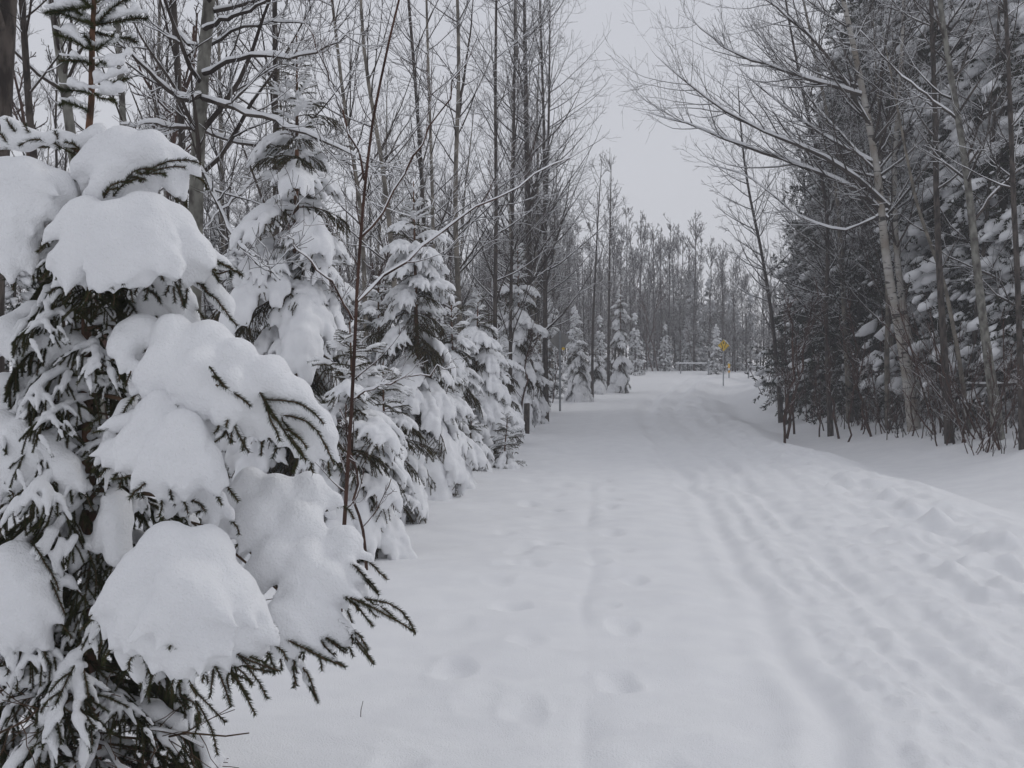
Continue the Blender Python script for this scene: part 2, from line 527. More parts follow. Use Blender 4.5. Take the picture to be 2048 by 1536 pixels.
def build_ground():
    r = [0.4]
    while r[-1] < 420:
        q = r[-1]
        r.append(q * (1.022 if q < 3.0 else 1.0068 if q < 13 else 1.0105 if q < 110 else 1.08))
    r = np.array(r)
    a = np.concatenate([np.arange(-180, -34, 6.0), np.arange(-34, 34, 0.21), np.arange(34, 180, 6.0)])
    a = np.radians(a)
    rr, aa = np.meshgrid(r, a, indexing='ij')
    X = rr * np.sin(aa); Y = rr * np.cos(aa)
    Z = ground(X.ravel(), Y.ravel()).reshape(X.shape)
    V = np.stack([X, Y, Z], -1).reshape(-1, 3)
    n0, n1 = X.shape
    i, j = np.meshgrid(np.arange(n0 - 1), np.arange(n1), indexing='ij')
    j2 = (j + 1) % n1
    F = np.stack([i * n1 + j, i * n1 + j2, (i + 1) * n1 + j2, (i + 1) * n1 + j], -1).reshape(-1, 4)[:, ::-1]
    V = np.vstack([V, [[0, 0, float(ground(np.array([0.]), np.array([0.]))[0])]]])
    c = len(V) - 1
    jj = np.arange(n1)
    T = np.stack([np.full(n1, c), jj, (jj + 1) % n1], -1)[:, ::-1]
    me = mesh_from('snowy_ground', [(V, F, 0), (np.zeros((0, 3)), np.zeros((0, 3), int), 0)], [M['snow']])
    o = add('snowy_ground', me)
    tag(o, 'snow covered road and shoulders with soft footprints and packed tyre ruts', kind='structure')


build_ground()


# ------------------------------------------------------------------ bare trees
def children_of(P, Rr, per, t0, t1, ang, angv, lf, lvar, K, trop, jit, rf, rmin, rng, shorten=0.6, absL=None):
    N, Kp = Rr.shape
    i = np.repeat(np.arange(N), per)
    n = len(i)
    t = t0 + (t1 - t0) * rng.random(n)
    s = t * (Kp - 1); k = np.minimum(s.astype(int), Kp - 2); f = (s - k)[:, None]
    o = P[i, k] * (1 - f) + P[i, k + 1] * f
    r0 = Rr[i, k] * (1 - f[:, 0]) + Rr[i, k + 1] * f[:, 0]
    T = norm(P[i, k + 1] - P[i, k])
    rv = norm(rng.normal(size=(n, 3)))
    U = norm(rv - (rv * T).sum(1, keepdims=True) * T)
    a = (ang + angv * rng.normal(size=n))[:, None]
    d = norm(T * np.cos(a) + U * np.sin(a))
    if absL is None:
        Lp = np.linalg.norm(np.diff(P, axis=1), axis=2).sum(1)[i]
        L = lf * Lp
    else:
        L = np.full(n, absL)
    L = L * (1 - shorten * t) * (1 + lvar * (rng.random(n) * 2 - 1))
    return _grow(o, d, L, np.maximum(r0 * rf, rmin), K, trop, jit, rmin, rng)


def _grow(o, d, L, r0, K, trop, jit, rmin, rng):
    n = len(o)
    Q = np.zeros((n, K, 3)); Q[:, 0] = o
    dd = d.copy()
    for s in range(1, K):
        dd = norm(dd + np.array([0, 0, trop / (K - 1)]) + rng.normal(size=(n, 3)) * jit)
        Q[:, s] = Q[:, s - 1] + dd * (L / (K - 1))[:, None]
    t = np.linspace(0, 1, K)[None]
    RR = np.maximum(r0[:, None] * (1 - t * .85), rmin * .8)
    return Q, RR


def tree_geo(seed, H, r0, lean=(0, 0), crown0=.25, n1=34, L1=3.0, ang=0.9, trop=.7, n2=6, n3=4, l2=.42, l3=.45,
             rmin=.004, K1=8, trunk=None, wob=.05, upshort=.75, twigr=None, n4=0, angv=.18, jit=.12, amt=.003, snowk=.85):
    rng = np.random.default_rng(seed)
    if trunk is None:
        K = 12
        t = np.linspace(0, 1, K)
        x = lean[0] * H * t ** 1.3 + np.cumsum(rng.normal(size=K)) * wob
        y = lean[1] * H * t ** 1.3 + np.cumsum(rng.normal(size=K)) * wob
        x -= x[0]; y -= y[0]
        TP = np.stack([x, y, H * t], 1)
        TR = r0 * (1 - t) ** .8 + .008
    else:
        TP, TR = trunk
    TP = TP[None]; TR = TR[None]
    lv = []
    P1, R1 = children_of(TP, TR, n1, crown0, .97, ang, angv, 0, .35, K1, trop, jit * .6, .42, rmin * 1.6, rng, upshort, absL=L1)
    lv.append((P1, R1, 4))
    P2, R2 = children_of(P1, R1, n2, .15, .98, .75, .2, l2, .4, 6, trop * .5, jit, .55, rmin, rng, .45)
    lv.append((P2, R2, 3))
    if n3:
        P3, R3 = children_of(P2, R2, n3, .1, .98, .7, .2, l3, .4, 3, .2, jit, .7, rmin * .75, rng, .4)
        lv.append((P3, R3, 3))
    if n4:
        P4, R4 = children_of(P3, R3, n4, .1, .95, .7, .2, .5, .4, 3, .1, jit, .8, rmin * .7, rng, .3)
        lv.append((P4, R4, 3))
    return TP, TR, lv


def tree_meshes(nm, geo, bark, twig, sides=8, amt=.003, snowk=.85, snow_levels=3, extra=()):
    TP, TR, lv = geo
    tv, tf = tubes(TP, TR, sides)
    trunk = mesh_from(nm + '_trunk', [(tv, tf, 0)], [bark])
    groups = [(*tubes(P, r, s), 0) for P, r, s in lv]
    crown = mesh_from(nm + '_crown', groups, [twig])
    sg = [(*snow_on(P, r, amt, snowk, 3 if s == 3 else 4), 0) for P, r, s in lv[:2]] + [(*snow_on(P[:, ::2], r[:, ::2], amt, snowk, 3), 0) for P, r, s in lv[2:snow_levels]]
    snow = mesh_from(nm + '_snow', sg, [M['tree_snow']])
    return trunk, crown, snow


def place_tree(name, meshes, loc, rz, scale, label, cat, group, tilt=(0, 0)):
    e = empty(name, loc, rz, scale)
    e.rotation_euler = (tilt[0], tilt[1], rz)
    tag(e, label, cat, group)
    for n, me in zip(('trunk', 'crown', 'snow_cover'), meshes):
        if me is not None:
            add(n, me, e)
    return e


# prototypes
aspens = [tree_meshes('aspen', tree_geo(100 + i, 13.5, .085, (.02 * (i - 1), .02), .22, 40, 3.0, .72, 1.0, 6, 5,
                                        rmin=.0055, jit=.11), M['bark_aspen'], M['bark_far'], 7) for i in range(4)]
maples = [tree_meshes('maple', tree_geo(200 + i, 11.5, .10, (.03, .03 * (i - 1)), .14, 42, 3.7, 1.05, .55, 7, 5,
                                        rmin=.0055, jit=.15), M['bark_dark'], M['bark_far'], 7, amt=.004) for i in range(3)]
poles = [tree_meshes('pole', tree_geo(300 + i, 9.5, .05, (.03 * (i - 1), 0), .3, 26, 1.7, .6, 1.1, 5, 4,
                                      rmin=.006), M['bark_far'], M['bark_far'], 5) for i in range(3)]
brushes = [tree_meshes('brush', tree_geo(400 + i, 2.9, .021, (.12 * (i - 1.5), .05), .12, 15, .95, .6, .7, 4, 3,
                                         rmin=.0052, wob=.05), M['bark_brush'], M['bark_brush'], 5, amt=.0025, snow_levels=2) for i in range(4)]
fars = [tree_meshes('far', tree_geo(500 + i, 14.5, .085, (.02 * (i - 1), 0), .12, 38, 3.0, .8, .9, 7, 5,
                                    rmin=.013), M['bark_far'], M['bark_far'], 5, amt=.004) for i in range(4)]


# ------------------------------------------------------------------ spruce boughs
def bough_geo(seed, L, wid, droop, rs, h=.022, ln=.02, nw=.0045, dens=330, up=.15, k=None, sub=True, snow=True, skip=.30):
    rng = np.random.default_rng(seed)
    K = 9
    t = np.linspace(0, 1, K)
    ax = np.stack([L * t * (1 - .12 * droop * t), L * .05 * np.sin(t * 3 + rng.random() * 6) * t, L * (up * t - droop * t ** 2)], 1)
    shoots = [ax]
    n = int(7 + 8 * L)
    caps = []
    for i in range(n):
        tt = .16 + .80 * (i + .5) / n
        s = tt * (K - 1); kk = min(int(s), K - 2); f = s - kk
        o = ax[kk] * (1 - f) + ax[kk + 1] * f
        T = norm(ax[kk + 1] - ax[kk])
        side = 1 if i % 2 else -1
        l = wid * L * (math.sin(math.pi * min(1, tt * .9 + .12)) ** .7) * (.75 + .5 * rng.random()) + .03
        an = R(52 + rng.normal() * 8)
        ca, sa = math.cos(an), math.sin(an) * side
        d = norm(np.array([T[0] * ca - T[1] * sa, T[1] * ca + T[0] * sa, T[2] * .9]))
        m = 6
        q = [o]
        dd = d
        for _ in range(m - 1):
            dd = norm(dd + np.array([0.05, 0, -.16 * (.6 + droop)]) + rng.normal(size=3) * .05)
            q.append(q[-1] + dd * l / (m - 1))
        q = np.array(q)
        shoots.append(q)
        if sub and l > .12:
            for j in range(int(2 + l * 9)):
                ss = .25 + .6 * rng.random()
                p = q[int(ss * (m - 1))]
                sd = rng.choice([-1, 1])
                e = norm(np.array([d[0] * .7 - d[1] * .6 * sd, d[1] * .7 + d[0] * .6 * sd, d[2] - .3 + rng.normal() * .1]))
                l3 = .07 + .08 * rng.random()
                shoots.append(np.array([p + e * l3 * w + np.array([0, 0, -.06 * w * w]) for w in np.linspace(0, 1, 4)]))
    # to common K
    SP = []
    for q in shoots:
        tt = np.linspace(0, len(q) - 1, 6)
        k0 = np.minimum(tt.astype(int), len(q) - 2); f = (tt - k0)[:, None]
        SP.append(q[k0] * (1 - f) + q[k0 + 1] * f)
    SP = np.array(SP)
    rr = np.full(SP.shape[:2], .0035); rr[0] = np.linspace(.012, .004, 6) * max(L, .5)
    tv, tf = tubes(SP, rr, 3)
    nv, nf = needles(SP, dens, ln, nw, rng)
    wood = [(tv, tf, 1), (nv, nf, 0)]
    sv = None
    if snow:
        kk_ = k or rs * .22
        for si, q in enumerate(SP):
            lq = np.linalg.norm(q[-1] - q[0])
            main = si == 0
            if not main and rng.random() < skip:
                continue
            for j in range(5):
                w0, w1 = j / 5, (j + 1) / 5
                if main:
                    a = rs * (.35 + .8 * math.sin(math.pi * (w0 * .86 + .1))); b = rs * (.35 + .8 * math.sin(math.pi * (w1 * .86 + .1)))
                    if j == 4: b = rs * .3
                else:
                    m = min(1, lq / .25) * .55 + .18
                    a = rs * m * (1.05 - .55 * w0); b = rs * m * (1.05 - .62 * w1)
                g = 1 + .25 * rng.normal()
                a *= max(.6, g); b *= max(.6, g)
                p, q2 = q[j].copy(), q[j + 1].copy()
                p[2] += a * .62; q2[2] += b * .62
                caps.append((*p, *q2, a, b))
        sv = snow_mesh(caps, h, kk_, namp=rs * .16, nfreq=.9 / rs * .9, seed=seed, flat=1.15)
    return wood, sv


BOUGH = {'long': [], 'mid': [], 'short': []}
for i in range(5):
    BOUGH['long'].append(bough_geo(900 + i, .95, .40 + .04 * (i % 3), .50 + .12 * (i % 3), .056 + .009 * (i % 3), dens=420))
for i in range(5):
    BOUGH['mid'].append(bough_geo(920 + i, .6, .46, .36 + .12 * (i % 3), .040 + .007 * (i % 3), h=.0145, dens=460))
for i in range(4):
    BOUGH['short'].append(bough_geo(940 + i, .32, .42, .05 + .08 * (i % 2), .021 + .005 * (i % 2), h=.009, up=.3, sub=False, dens=420))
BM = {}
for kx, lst in BOUGH.items():
    BM[kx] = []
    for w_, s_ in lst:
        BM[kx].append((mesh_from('spruce_bough', w_, [M['needle'], M['twig']]),
                       mesh_from('bough_snow', [(*s_, 0)], [M['tree_snow']])))


def spruce(px, d, H, Rb, seed, label, z0=.05, density=1.0, py=None, xy=None, caps=.82):
    rng = np.random.default_rng(seed)
    if xy is None:
        xy = ((px - 1024) / FPX * d, d)
    g = gz(*xy)
    e = empty('spruce_tree', (xy[0], xy[1], g - .05))
    tag(e, label, 'tree', 'snow laden young spruces along the left side of the road')
    t = np.linspace(0, 1, 9)
    P = np.stack([.02 * np.sin(t * 5 + seed), .02 * np.cos(t * 4), H * t], 1)[None]
    Rr = (.012 * H * (1 - t) + .006)[None]
    add('trunk', mesh_from('spruce_trunk', [(*tubes(P, Rr, 7), 0)], [M['bark_red']]), e)
    for i in range(int(26 * density + H * 5)):             # bare, shaded boughs between the loaded ones
        u = .02 + .93 * rng.random()
        l = (Rb * (1 - u) ** .78 + .07) * (.45 + .5 * rng.random())
        kind, L0 = ('long', .95) if l > .68 else ('mid', .6) if l > .3 else ('short', .32)
        b = add('bough', BM[kind][rng.integers(len(BM[kind]))][0], e)
        b.location = (0, 0, u * H); b.rotation_euler = (rng.normal() * .2, .1 + .5 * (1 - u) + rng.normal() * .15, rng.random() * 6.28)
        b.scale = (l / L0, l / L0 * 1.1, l / L0)
    z = z0 * H
    az = rng.random() * 6
    while z < H * .985:
        u = z / H
        L = Rb * (1 - u) ** .78 + .07
        n = 4
        if u > .93: n = 3
        for i in range(n):
            if rng.random() > density: continue
            az += 2 * math.pi / n + rng.normal() * .16
            l = L * (.6 + .65 * rng.random())
            kind, L0 = ('long', .95) if l > .68 else ('mid', .6) if l > .36 else ('short', .32)
            me, sn = BM[kind][rng.integers(len(BM[kind]))]
            tilt = (-.30 + .95 * (1 - u) ** 1.0) + rng.normal() * .16      # positive: down
            b = add('bough', me, e)
            b.location = (0, 0, z + rng.normal() * .04)
            b.rotation_euler = (rng.normal() * .1, tilt, az)
            s = l / L0
            b.scale = (s, s, s * (1.0 + .15 * rng.random()))
            if rng.random() < caps: add('snow_cap', sn, b)
        az += .6
        z += max(.085, (.085 + .065 * L / .9) * (1.0 + .35 * H / 5)) * (1 + .15 * rng.normal())
    return e


SPR = [
    (592, 10.0, 4.72, 1.10, 'tall snow laden spruce with a thin bare tip behind the red brown sapling', 1.0),
    (700, 8.9, 2.05, .80, 'low drooping spruce just right of the large foreground spruce', 1.0),
    (830, 13.6, 4.1, 1.05, 'snowy spruce with a neat ladder like leader, second large spruce along the shoulder', 1.0),
    (770, 11.2, 1.75, .75, 'short snow buried spruce at the foot of the spruce with the ladder like leader', 1.0),
    (880, 14.8, 1.9, .80, 'low rounded spruce leaning over the shoulder beside the small lone seedling', 1.0),
    (955, 19.0, 3.1, .95, 'medium spruce with soft white shelves between two larger spruces', 1.0),
    (1012, 17.4, .95, .36, 'tiny snow covered spruce seedling standing alone at the edge of the shoulder', 1.0),
    (940, 16.6, 1.05, .5, 'small spruce crushed by snow beside the spruce seedling', 1.0),
    (1036, 28.0, 5.2, .98, 'spruce with thick snow lobes rising behind the dark wooden post', 1.0),
    (1000, 23.5, 2.4, .95, 'bushy low spruce left of the dark wooden post', 1.0),
    (1062, 33.0, 3.0, .85, 'broad spruce just left of the grey sign back', 1.0),
    (1158, 50.0, 3.5, 1.0, 'spruce right behind the post of the grey sign back', 1.0),
    (1190, 58.0, 2.6, 1.3, 'low spruce between the grey sign and the slim white spruce', 1.0),
    (1240, 60.0, 6.6, 1.05, 'slim white plastered spruce standing alone at the far bend of the road', .72),
    (640, 13.0, 3.4, 1.1, 'spruce half hidden behind the red brown sapling stem', 1.0),
    (905, 17.5, 2.9, .85, 'slender spruce squeezed between the ladder tipped spruce and the medium spruce', 1.0),
    (760, 15.5, 3.0, .95, 'spruce filling the gap between the tall spruce and the ladder tipped spruce', 1.0),
    (985, 21.0, 2.2, .7, 'narrow spruce wedged behind the spruce seedling', 1.0),
    (1012, 31.0, 4.2, 1.0, 'spruce behind the one with thick snow lobes', 1.0),
    (1076, 39.0, 2.6, .8, 'squat spruce at the left foot of the grey sign post', 1.0),
    (1216, 66.0, 2.8, 1.0, 'low spruce beyond the slim white spruce', .8),
    (500, 12.5, 2.6, 1.1, 'spruce seen just over the right shoulder of the foreground spruce', 1.0),
]
for i, (px, d, H, Rb, lb, dn) in enumerate(SPR):
    spruce(px, d, H, Rb, 60 + i, lb, density=dn, caps=.62 if d > 55 else .8)


# ------------------------------------------------------------------ the foreground spruce
def hero_spruce():
    D0 = 3.75
    rng = np.random.default_rng(77)
    px2m = lambda p, d: p * d / FPX
    base = W(190, 1500, D0)
    g = gz(base[0], base[1])
    root = empty('spruce_tree', (base[0], base[1], g - .06))
    tag(root, 'large foreground spruce buried under thick rounded pillows of snow', 'tree')
    ORG = np.array(root.location)
    tr = [(185, 1680), (186, 1500), (184, 1200), (176, 900), (172, 700), (176, 480), (172, 320), (183, 200), (184, 90), (188, 10), (192, -130), (195, -260)]
    P = np.array([W(x, y, D0 + .02 * math.sin(y * .01)) for x, y in tr]) - ORG
    P[0, 2] = 0.0
    Rr = np.array([.034, .030, .026, .021, .018, .016, .014, .0115, .0105, .009, .0072, .003])
    add('trunk', mesh_from('hero_trunk', [(*tubes(P[None], Rr[None], 12), 0)], [M['bark_red']]), root)

    # name, attach (px,py), blobs (px,py,r,dd), fingers (x0,y0,x1,y1,r0,r1,dd0,dd1), bare shoots (x0,y0,x1,y1,dd)
    B = []
    B.append(dict(at=(176, 345), blobs=[(250, 290, 50, -.10), (300, 298, 46, -.12), (212, 305, 42, -.06), (348, 306, 28, -.10), (225, 350, 34, -.14), (200, 258, 24, 0)],
                  fing=[(300, 305, 392, 320, 28, 9, -.1, -.12), (240, 345, 208, 378, 26, 12, -.14, -.16), (315, 345, 360, 380, 15, 12, .05, .03)],
                  sh=[(206, 392, 262, 364, -.21), (250, 366, 310, 338, -.20), (300, 340, 396, 324, -.18), (225, 392, 290, 358, -.20), (290, 350, 370, 334, -.18), (208, 396, 236, 376, -.2), (300, 345, 330, 356, -.1), (310, 350, 364, 374, .03)]))
    B.append(dict(at=(172, 318), blobs=[(120, 276, 16, 0), (62, 270, 20, 0), (20, 262, 16, 0), (-30, 280, 22, 0)],
                  fing=[(165, 292, 110, 276, 14, 14, 0, 0), (110, 276, 0, 285, 16, 20, 0, 0), (36, 270, 14, 246, 14, 10, 0, 0), (8, 240, 40, 255, 10, 8, 0, 0)],
                  sh=[(170, 318, 110, 288, 0), (110, 288, 40, 292, 0), (40, 292, -60, 306, 0), (45, 285, 14, 240, -.02), (66, 270, 46, 246, -.02), (118, 287, 110, 262, -.02), (20, 290, -20, 255, -.02), (160, 300, 130, 285, -.03)]))
    B.append(dict(at=(172, 380), blobs=[(60, 360, 58, -.10), (5, 360, 55, -.1), (115, 368, 42, -.06), (20, 415, 54, -.12), (158, 358, 26, 0), (-50, 400, 60, -.1)],
                  fing=[(85, 400, 118, 438, 24, 12, -.12, -.14), (30, 450, 12, 500, 40, 26, -.14, -.16), (10, 490, 22, 562, 34, 12, -.16, -.18), (45, 490, 64, 545, 26, 10, -.15, -.17), (-30, 480, -20, 560, 40, 16, -.14, -.18)],
                  sh=[(60, 425, 80, 405, -.05), (62, 440, 100, 425, -.05), (70, 450, 112, 442, 0), (30, 500, 10, 560, -.1)]))
    B.append(dict(at=(176, 470), blobs=[(172, 430, 50, -.22), (225, 455, 66, -.26), (292, 425, 60, -.22), (350, 455, 54, -.18), (275, 392, 36, -.14), (165, 488, 42, -.24), (378, 492, 38, -.16), (300, 485, 52, -.28), (235, 500, 46, -.3)],
                  fing=[(165, 500, 130, 592, 28, 10, -.26, -.30), (205, 520, 199, 580, 28, 9, -.3, -.33), (265, 515, 247, 552, 30, 11, -.3, -.34), (335, 505, 357, 552, 32, 11, -.26, -.3), (385, 500, 422, 528, 28, 12, -.2, -.22),
                        (150, 525, 104, 574, 20, 9, -.2, -.22), (225, 520, 224, 560, 22, 9, -.3, -.33), (300, 520, 262, 592, 20, 10, -.15, -.12)],
                  sh=[(240, 560, 290, 500, -.25), (296, 500, 325, 560, -.22), (262, 560, 300, 510, -.2)]))
    B.append(dict(at=(178, 520), blobs=[(330, 560, 34, -.04), (300, 600, 30, -.02), (420, 515, 18, -.1), (455, 535, 13, -.12)],
                  fing=[(410, 508, 476, 542, 16, 9, -.12, -.14), (385, 545, 440, 595, 20, 16, -.1, -.12), (430, 590, 466, 636, 22, 10, -.12, -.14), (330, 560, 385, 640, 26, 24, 0, 0)],
                  sh=[(380, 508, 436, 556, -.16), (384, 512, 480, 548, -.14), (372, 548, 420, 590, -.16), (418, 588, 462, 638, -.17), (362, 560, 366, 610, -.17), (270, 570, 322, 604, -.12), (320, 604, 300, 580, -.1)]))
    B.append(dict(at=(172, 655), blobs=[(285, 662, 46, -.18), (345, 668, 50, -.24), (415, 682, 54, -.26), (335, 722, 54, -.3), (400, 738, 56, -.34), (475, 712, 48, -.3), (540, 752, 50, -.3), (588, 792, 46, -.3), (618, 838, 38, -.28), (462, 770, 40, -.36), (520, 800, 40, -.3)],
                  fing=[(255, 672, 226, 708, 24, 10, -.2, -.24), (262, 690, 240, 745, 20, 8, -.24, -.27), (632, 850, 676, 922, 30, 10, -.28, -.3), (600, 850, 640, 905, 26, 12, -.24, -.24), (500, 800, 538, 868, 26, 12, -.26, -.26), (455, 790, 500, 850, 20, 14, -.32, -.3),
                        (275, 735, 262, 790, 18, 8, -.26, -.28), (560, 830, 590, 880, 26, 12, -.2, -.2)],
                  sh=[(418, 732, 452, 778, -.42), (424, 752, 448, 772, -.42), (430, 770, 500, 812, -.4), (450, 800, 498, 905, -.36), (520, 784, 560, 880, -.38), (524, 790, 612, 922, -.37), (530, 800, 648, 848, -.37), (560, 830, 668, 930, -.36), (420, 745, 442, 820, -.36), (262, 742, 250, 770, -.3)]))
    B.append(dict(at=(172, 790), blobs=[(325, 800, 46, -.30), (385, 800, 42, -.30), (300, 845, 48, -.34), (365, 860, 54, -.40), (330, 900, 50, -.42), (392, 915, 40, -.4), (270, 880, 34, -.34), (255, 810, 24, -.2), (420, 990, 30, -.3), (400, 960, 26, -.34)],
                  fing=[(270, 840, 195, 858, 22, 9, -.28, -.28), (262, 885, 178, 912, 20, 9, -.32, -.32), (280, 905, 232, 944, 24, 9, -.38, -.4), (300, 930, 262, 984, 26, 9, -.42, -.44), (335, 930, 318, 950, 24, 12, -.42, -.44), (400, 935, 335, 1020, 30, 24, -.4, -.36), (230, 880, 190, 930, 12, 8, -.2, -.2)],
                  sh=[(205, 830, 170, 860, -.2), (262, 950, 226, 960, -.42), (300, 960, 262, 992, -.46), (330, 948, 346, 1000, -.42), (320, 940, 350, 1010, -.38), (200, 900, 240, 880, -.3), (375, 1000, 410, 1022, -.38)]))
    B.append(dict(at=(172, 830), blobs=[(40, 875, 50, -.1), (92, 895, 38, -.14), (-10, 860, 56, -.1), (120, 935, 26, -.18), (40, 830, 26, -.02), (80, 925, 30, -.14)],
                  fing=[(95, 890, 156, 892, 24, 8, -.12, -.1), (105, 930, 180, 976, 26, 9, -.16, -.16), (40, 930, 30, 1000, 34, 12, -.14, -.16), (60, 950, 58, 1010, 20, 9, -.14, -.14), (0, 930, -5, 1000, 30, 14, -.14, -.14), (60, 815, 130, 770, 14, 12, 0, 0)],
                  sh=[(150, 905, 178, 980, -.1), (60, 960, 110, 975, -.12), (20, 980, 34, 1012, -.18)]))
    B.append(dict(at=(176, 700), blobs=[(110, 676, 26, 0), (140, 660, 20, .02), (15, 660, 34, 0), (40, 690, 22, -.02)],
                  fing=[(112, 680, 97, 722, 20, 8, -.02, -.04), (140, 672, 178, 700, 16, 8, 0, 0), (30, 690, 28, 730, 20, 9, -.02, -.04), (30, 640, 100, 600, 16, 14, .03, .03), (60, 690, 80, 710, 12, 7, 0, 0)],
                  sh=[(120, 700, 160, 735, .02), (60, 700, 84, 744, 0), (150, 690, 130, 740, .04), (160, 650, 230, 600, .05), (180, 640, 260, 655, .02)]))
    B.append(dict(at=(175, 640), blobs=[(205, 632, 16, -.02)], fing=[(180, 640, 230, 628, 13, 12, 0, -.05), (150, 620, 100, 640, 12, 8, 0, 0)],
                  sh=[(180, 645, 245, 590, -.05), (175, 640, 120, 600, -.05), (178, 650, 255, 610, .05), (170, 640, 110, 630, .05)]))
    B.append(dict(at=(172, 770), blobs=[(60, 768, 24, .03), (110, 782, 26, .0), (130, 800, 18, -.04), (0, 772, 26, .03)],
                  fing=[(170, 772, 110, 778, 10, 20, 0, 0), (60, 765, -30, 775, 22, 22, .03, .05), (140, 800, 178, 840, 16, 8, -.04, -.05), (190, 780, 215, 770, 12, 9, 0, -.05)],
                  sh=[(140, 810, 120, 850, .02), (60, 790, 20, 820, .05), (180, 790, 200, 850, -.08), (190, 780, 240, 740, .02)]))
    B.append(dict(at=(184, 1120), blobs=[(338, 1100, 74, -.50), (412, 1108, 74, -.50), (290, 1160, 72, -.52), (375, 1185, 84, -.60), (452, 1180, 68, -.54), (300, 1225, 58, -.56), (400, 1245, 64, -.58), (482, 1230, 46, -.52), (248, 1195, 38, -.5), (350, 1265, 44, -.58)],
                  fing=[(250, 1225, 240, 1255, 26, 10, -.5, -.52), (280, 1250, 290, 1308, 24, 9, -.54, -.55), (335, 1265, 308, 1290, 20, 9, -.58, -.58), (385, 1290, 362, 1338, 17, 13, -.6, -.6), (425, 1285, 455, 1392, 22, 10, -.56, -.52), (470, 1255, 522, 1330, 34, 12, -.52, -.5), (505, 1220, 532, 1300, 28, 18, -.48, -.46),
                        (262, 1300, 295, 1388, 26, 10, -.46, -.46), (250, 1290, 246, 1338, 22, 10, -.44, -.44), (395, 1310, 412, 1350, 16, 9, -.5, -.5), (345, 1330, 350, 1388, 14, 9, -.42, -.42), (230, 1220, 205, 1240, 20, 10, -.46, -.46), (455, 1270, 500, 1320, 22, 12, -.54, -.52)],
                  sh=[(222, 1230, 234, 1262, -.52), (258, 1226, 262, 1262, -.54), (292, 1240, 288, 1312, -.56), (330, 1240, 356, 1296, -.62), (400, 1285, 462, 1412, -.58), (436, 1285, 560, 1342, -.55), (440, 1300, 536, 1398, -.52), (450, 1310, 510, 1430, -.48), (420, 1340, 505, 1370, -.48),
                      (470, 1330, 545, 1345, -.46), (380, 1370, 452, 1446, -.44), (360, 1390, 400, 1440, -.4), (390, 1400, 434, 1512, -.4), (340, 1380, 372, 1420, -.4), (300, 1330, 280, 1370, -.45), (310, 1270, 300, 1300, -.58), (430, 1300, 500, 1400, -.5)]))
    B.append(dict(at=(183, 980), blobs=[(500, 968, 42, -.10), (560, 985, 50, -.12), (615, 975, 40, -.10), (520, 1040, 54, -.16), (600, 1045, 54, -.16), (555, 1110, 54, -.22), (615, 1125, 54, -.24), (600, 1195, 48, -.28), (655, 1150, 40, -.26), (635, 1225, 38, -.3), (560, 1235, 44, -.34), (688, 1088, 27, -.2), (470, 1000, 36, -.1), (650, 1000, 16, -.1)],
                  fing=[(680, 1078, 712, 1088, 28, 20, -.2, -.2), (690, 1115, 752, 1178, 15, 7, -.24, -.28), (675, 1175, 744, 1222, 15, 6, -.28, -.3), (690, 1185, 822, 1258, 14, 5, -.3, -.36), (668, 1225, 742, 1316, 14, 6, -.32, -.34), (570, 1262, 682, 1325, 17, 7, -.38, -.38), (580, 1290, 588, 1362, 13, 6, -.3, -.3),
                        (604, 1330, 632, 1392, 11, 6, -.26, -.26), (600, 1240, 684, 1290, 15, 7, -.34, -.34), (540, 1270, 548, 1330, 26, 12, -.36, -.38), (655, 1240, 700, 1270, 14, 7, -.3, -.3)],
                  sh=[(690, 1120, 756, 1184, -.25), (700, 1140, 740, 1168, -.24), (680, 1185, 745, 1252, -.31), (700, 1195, 828, 1263, -.33), (672, 1235, 746, 1324, -.33), (560, 1272, 686, 1332, -.39), (578, 1290, 592, 1372, -.31), (604, 1335, 634, 1400, -.27), (600, 1250, 690, 1306, -.35), (640, 1228, 670, 1262, -.3), (745, 1210, 790, 1238, -.32), (705, 1260, 735, 1300, -.33)]))
    B.append(dict(at=(184, 1090), blobs=[(28, 1130, 60, -.2), (-10, 1180, 66, -.2), (55, 1190, 46, -.26), (25, 1235, 46, -.26), (80, 1130, 30, -.2), (-60, 1150, 60, -.2)],
                  fing=[(70, 1230, 88, 1292, 26, 14, -.28, -.28), (22, 1270, 32, 1368, 15, 7, -.26, -.26), (95, 1160, 108, 1220, 20, 12, -.24, -.24)],
                  sh=[(92, 1300, 180, 1285, -.1), (80, 1290, 100, 1330, -.26), (60, 1080, 118, 1180, -.28), (100, 1160, 130, 1230, -.26)]))
    B.append(dict(at=(185, 1250), blobs=[(190, 1270, 18, -.2), (150, 1315, 16, -.25)],
                  fing=[(225, 1245, 150, 1310, 20, 16, -.2, -.25), (130, 1335, 60, 1358, 15, 15, -.25, -.2), (60, 1358, -30, 1350, 15, 15, -.2, -.2), (120, 1350, 100, 1400, 14, 12, -.26, -.28), (100, 1400, 76, 1460, 13, 9, -.28, -.3), (160, 1330, 160, 1400, 15, 12, -.28, -.3), (160, 1400, 176, 1490, 14, 10, -.3, -.3), (112, 1430, 98, 1470, 9, 6, -.3, -.3), (170, 1480, 165, 1550, 12, 8, -.3, -.3)],
                  sh=[(210, 1260, 120, 1360, -.22), (150, 1330, 86, 1470, -.32), (168, 1340, 184, 1490, -.3), (140, 1440, 60, 1500, -.3)]))
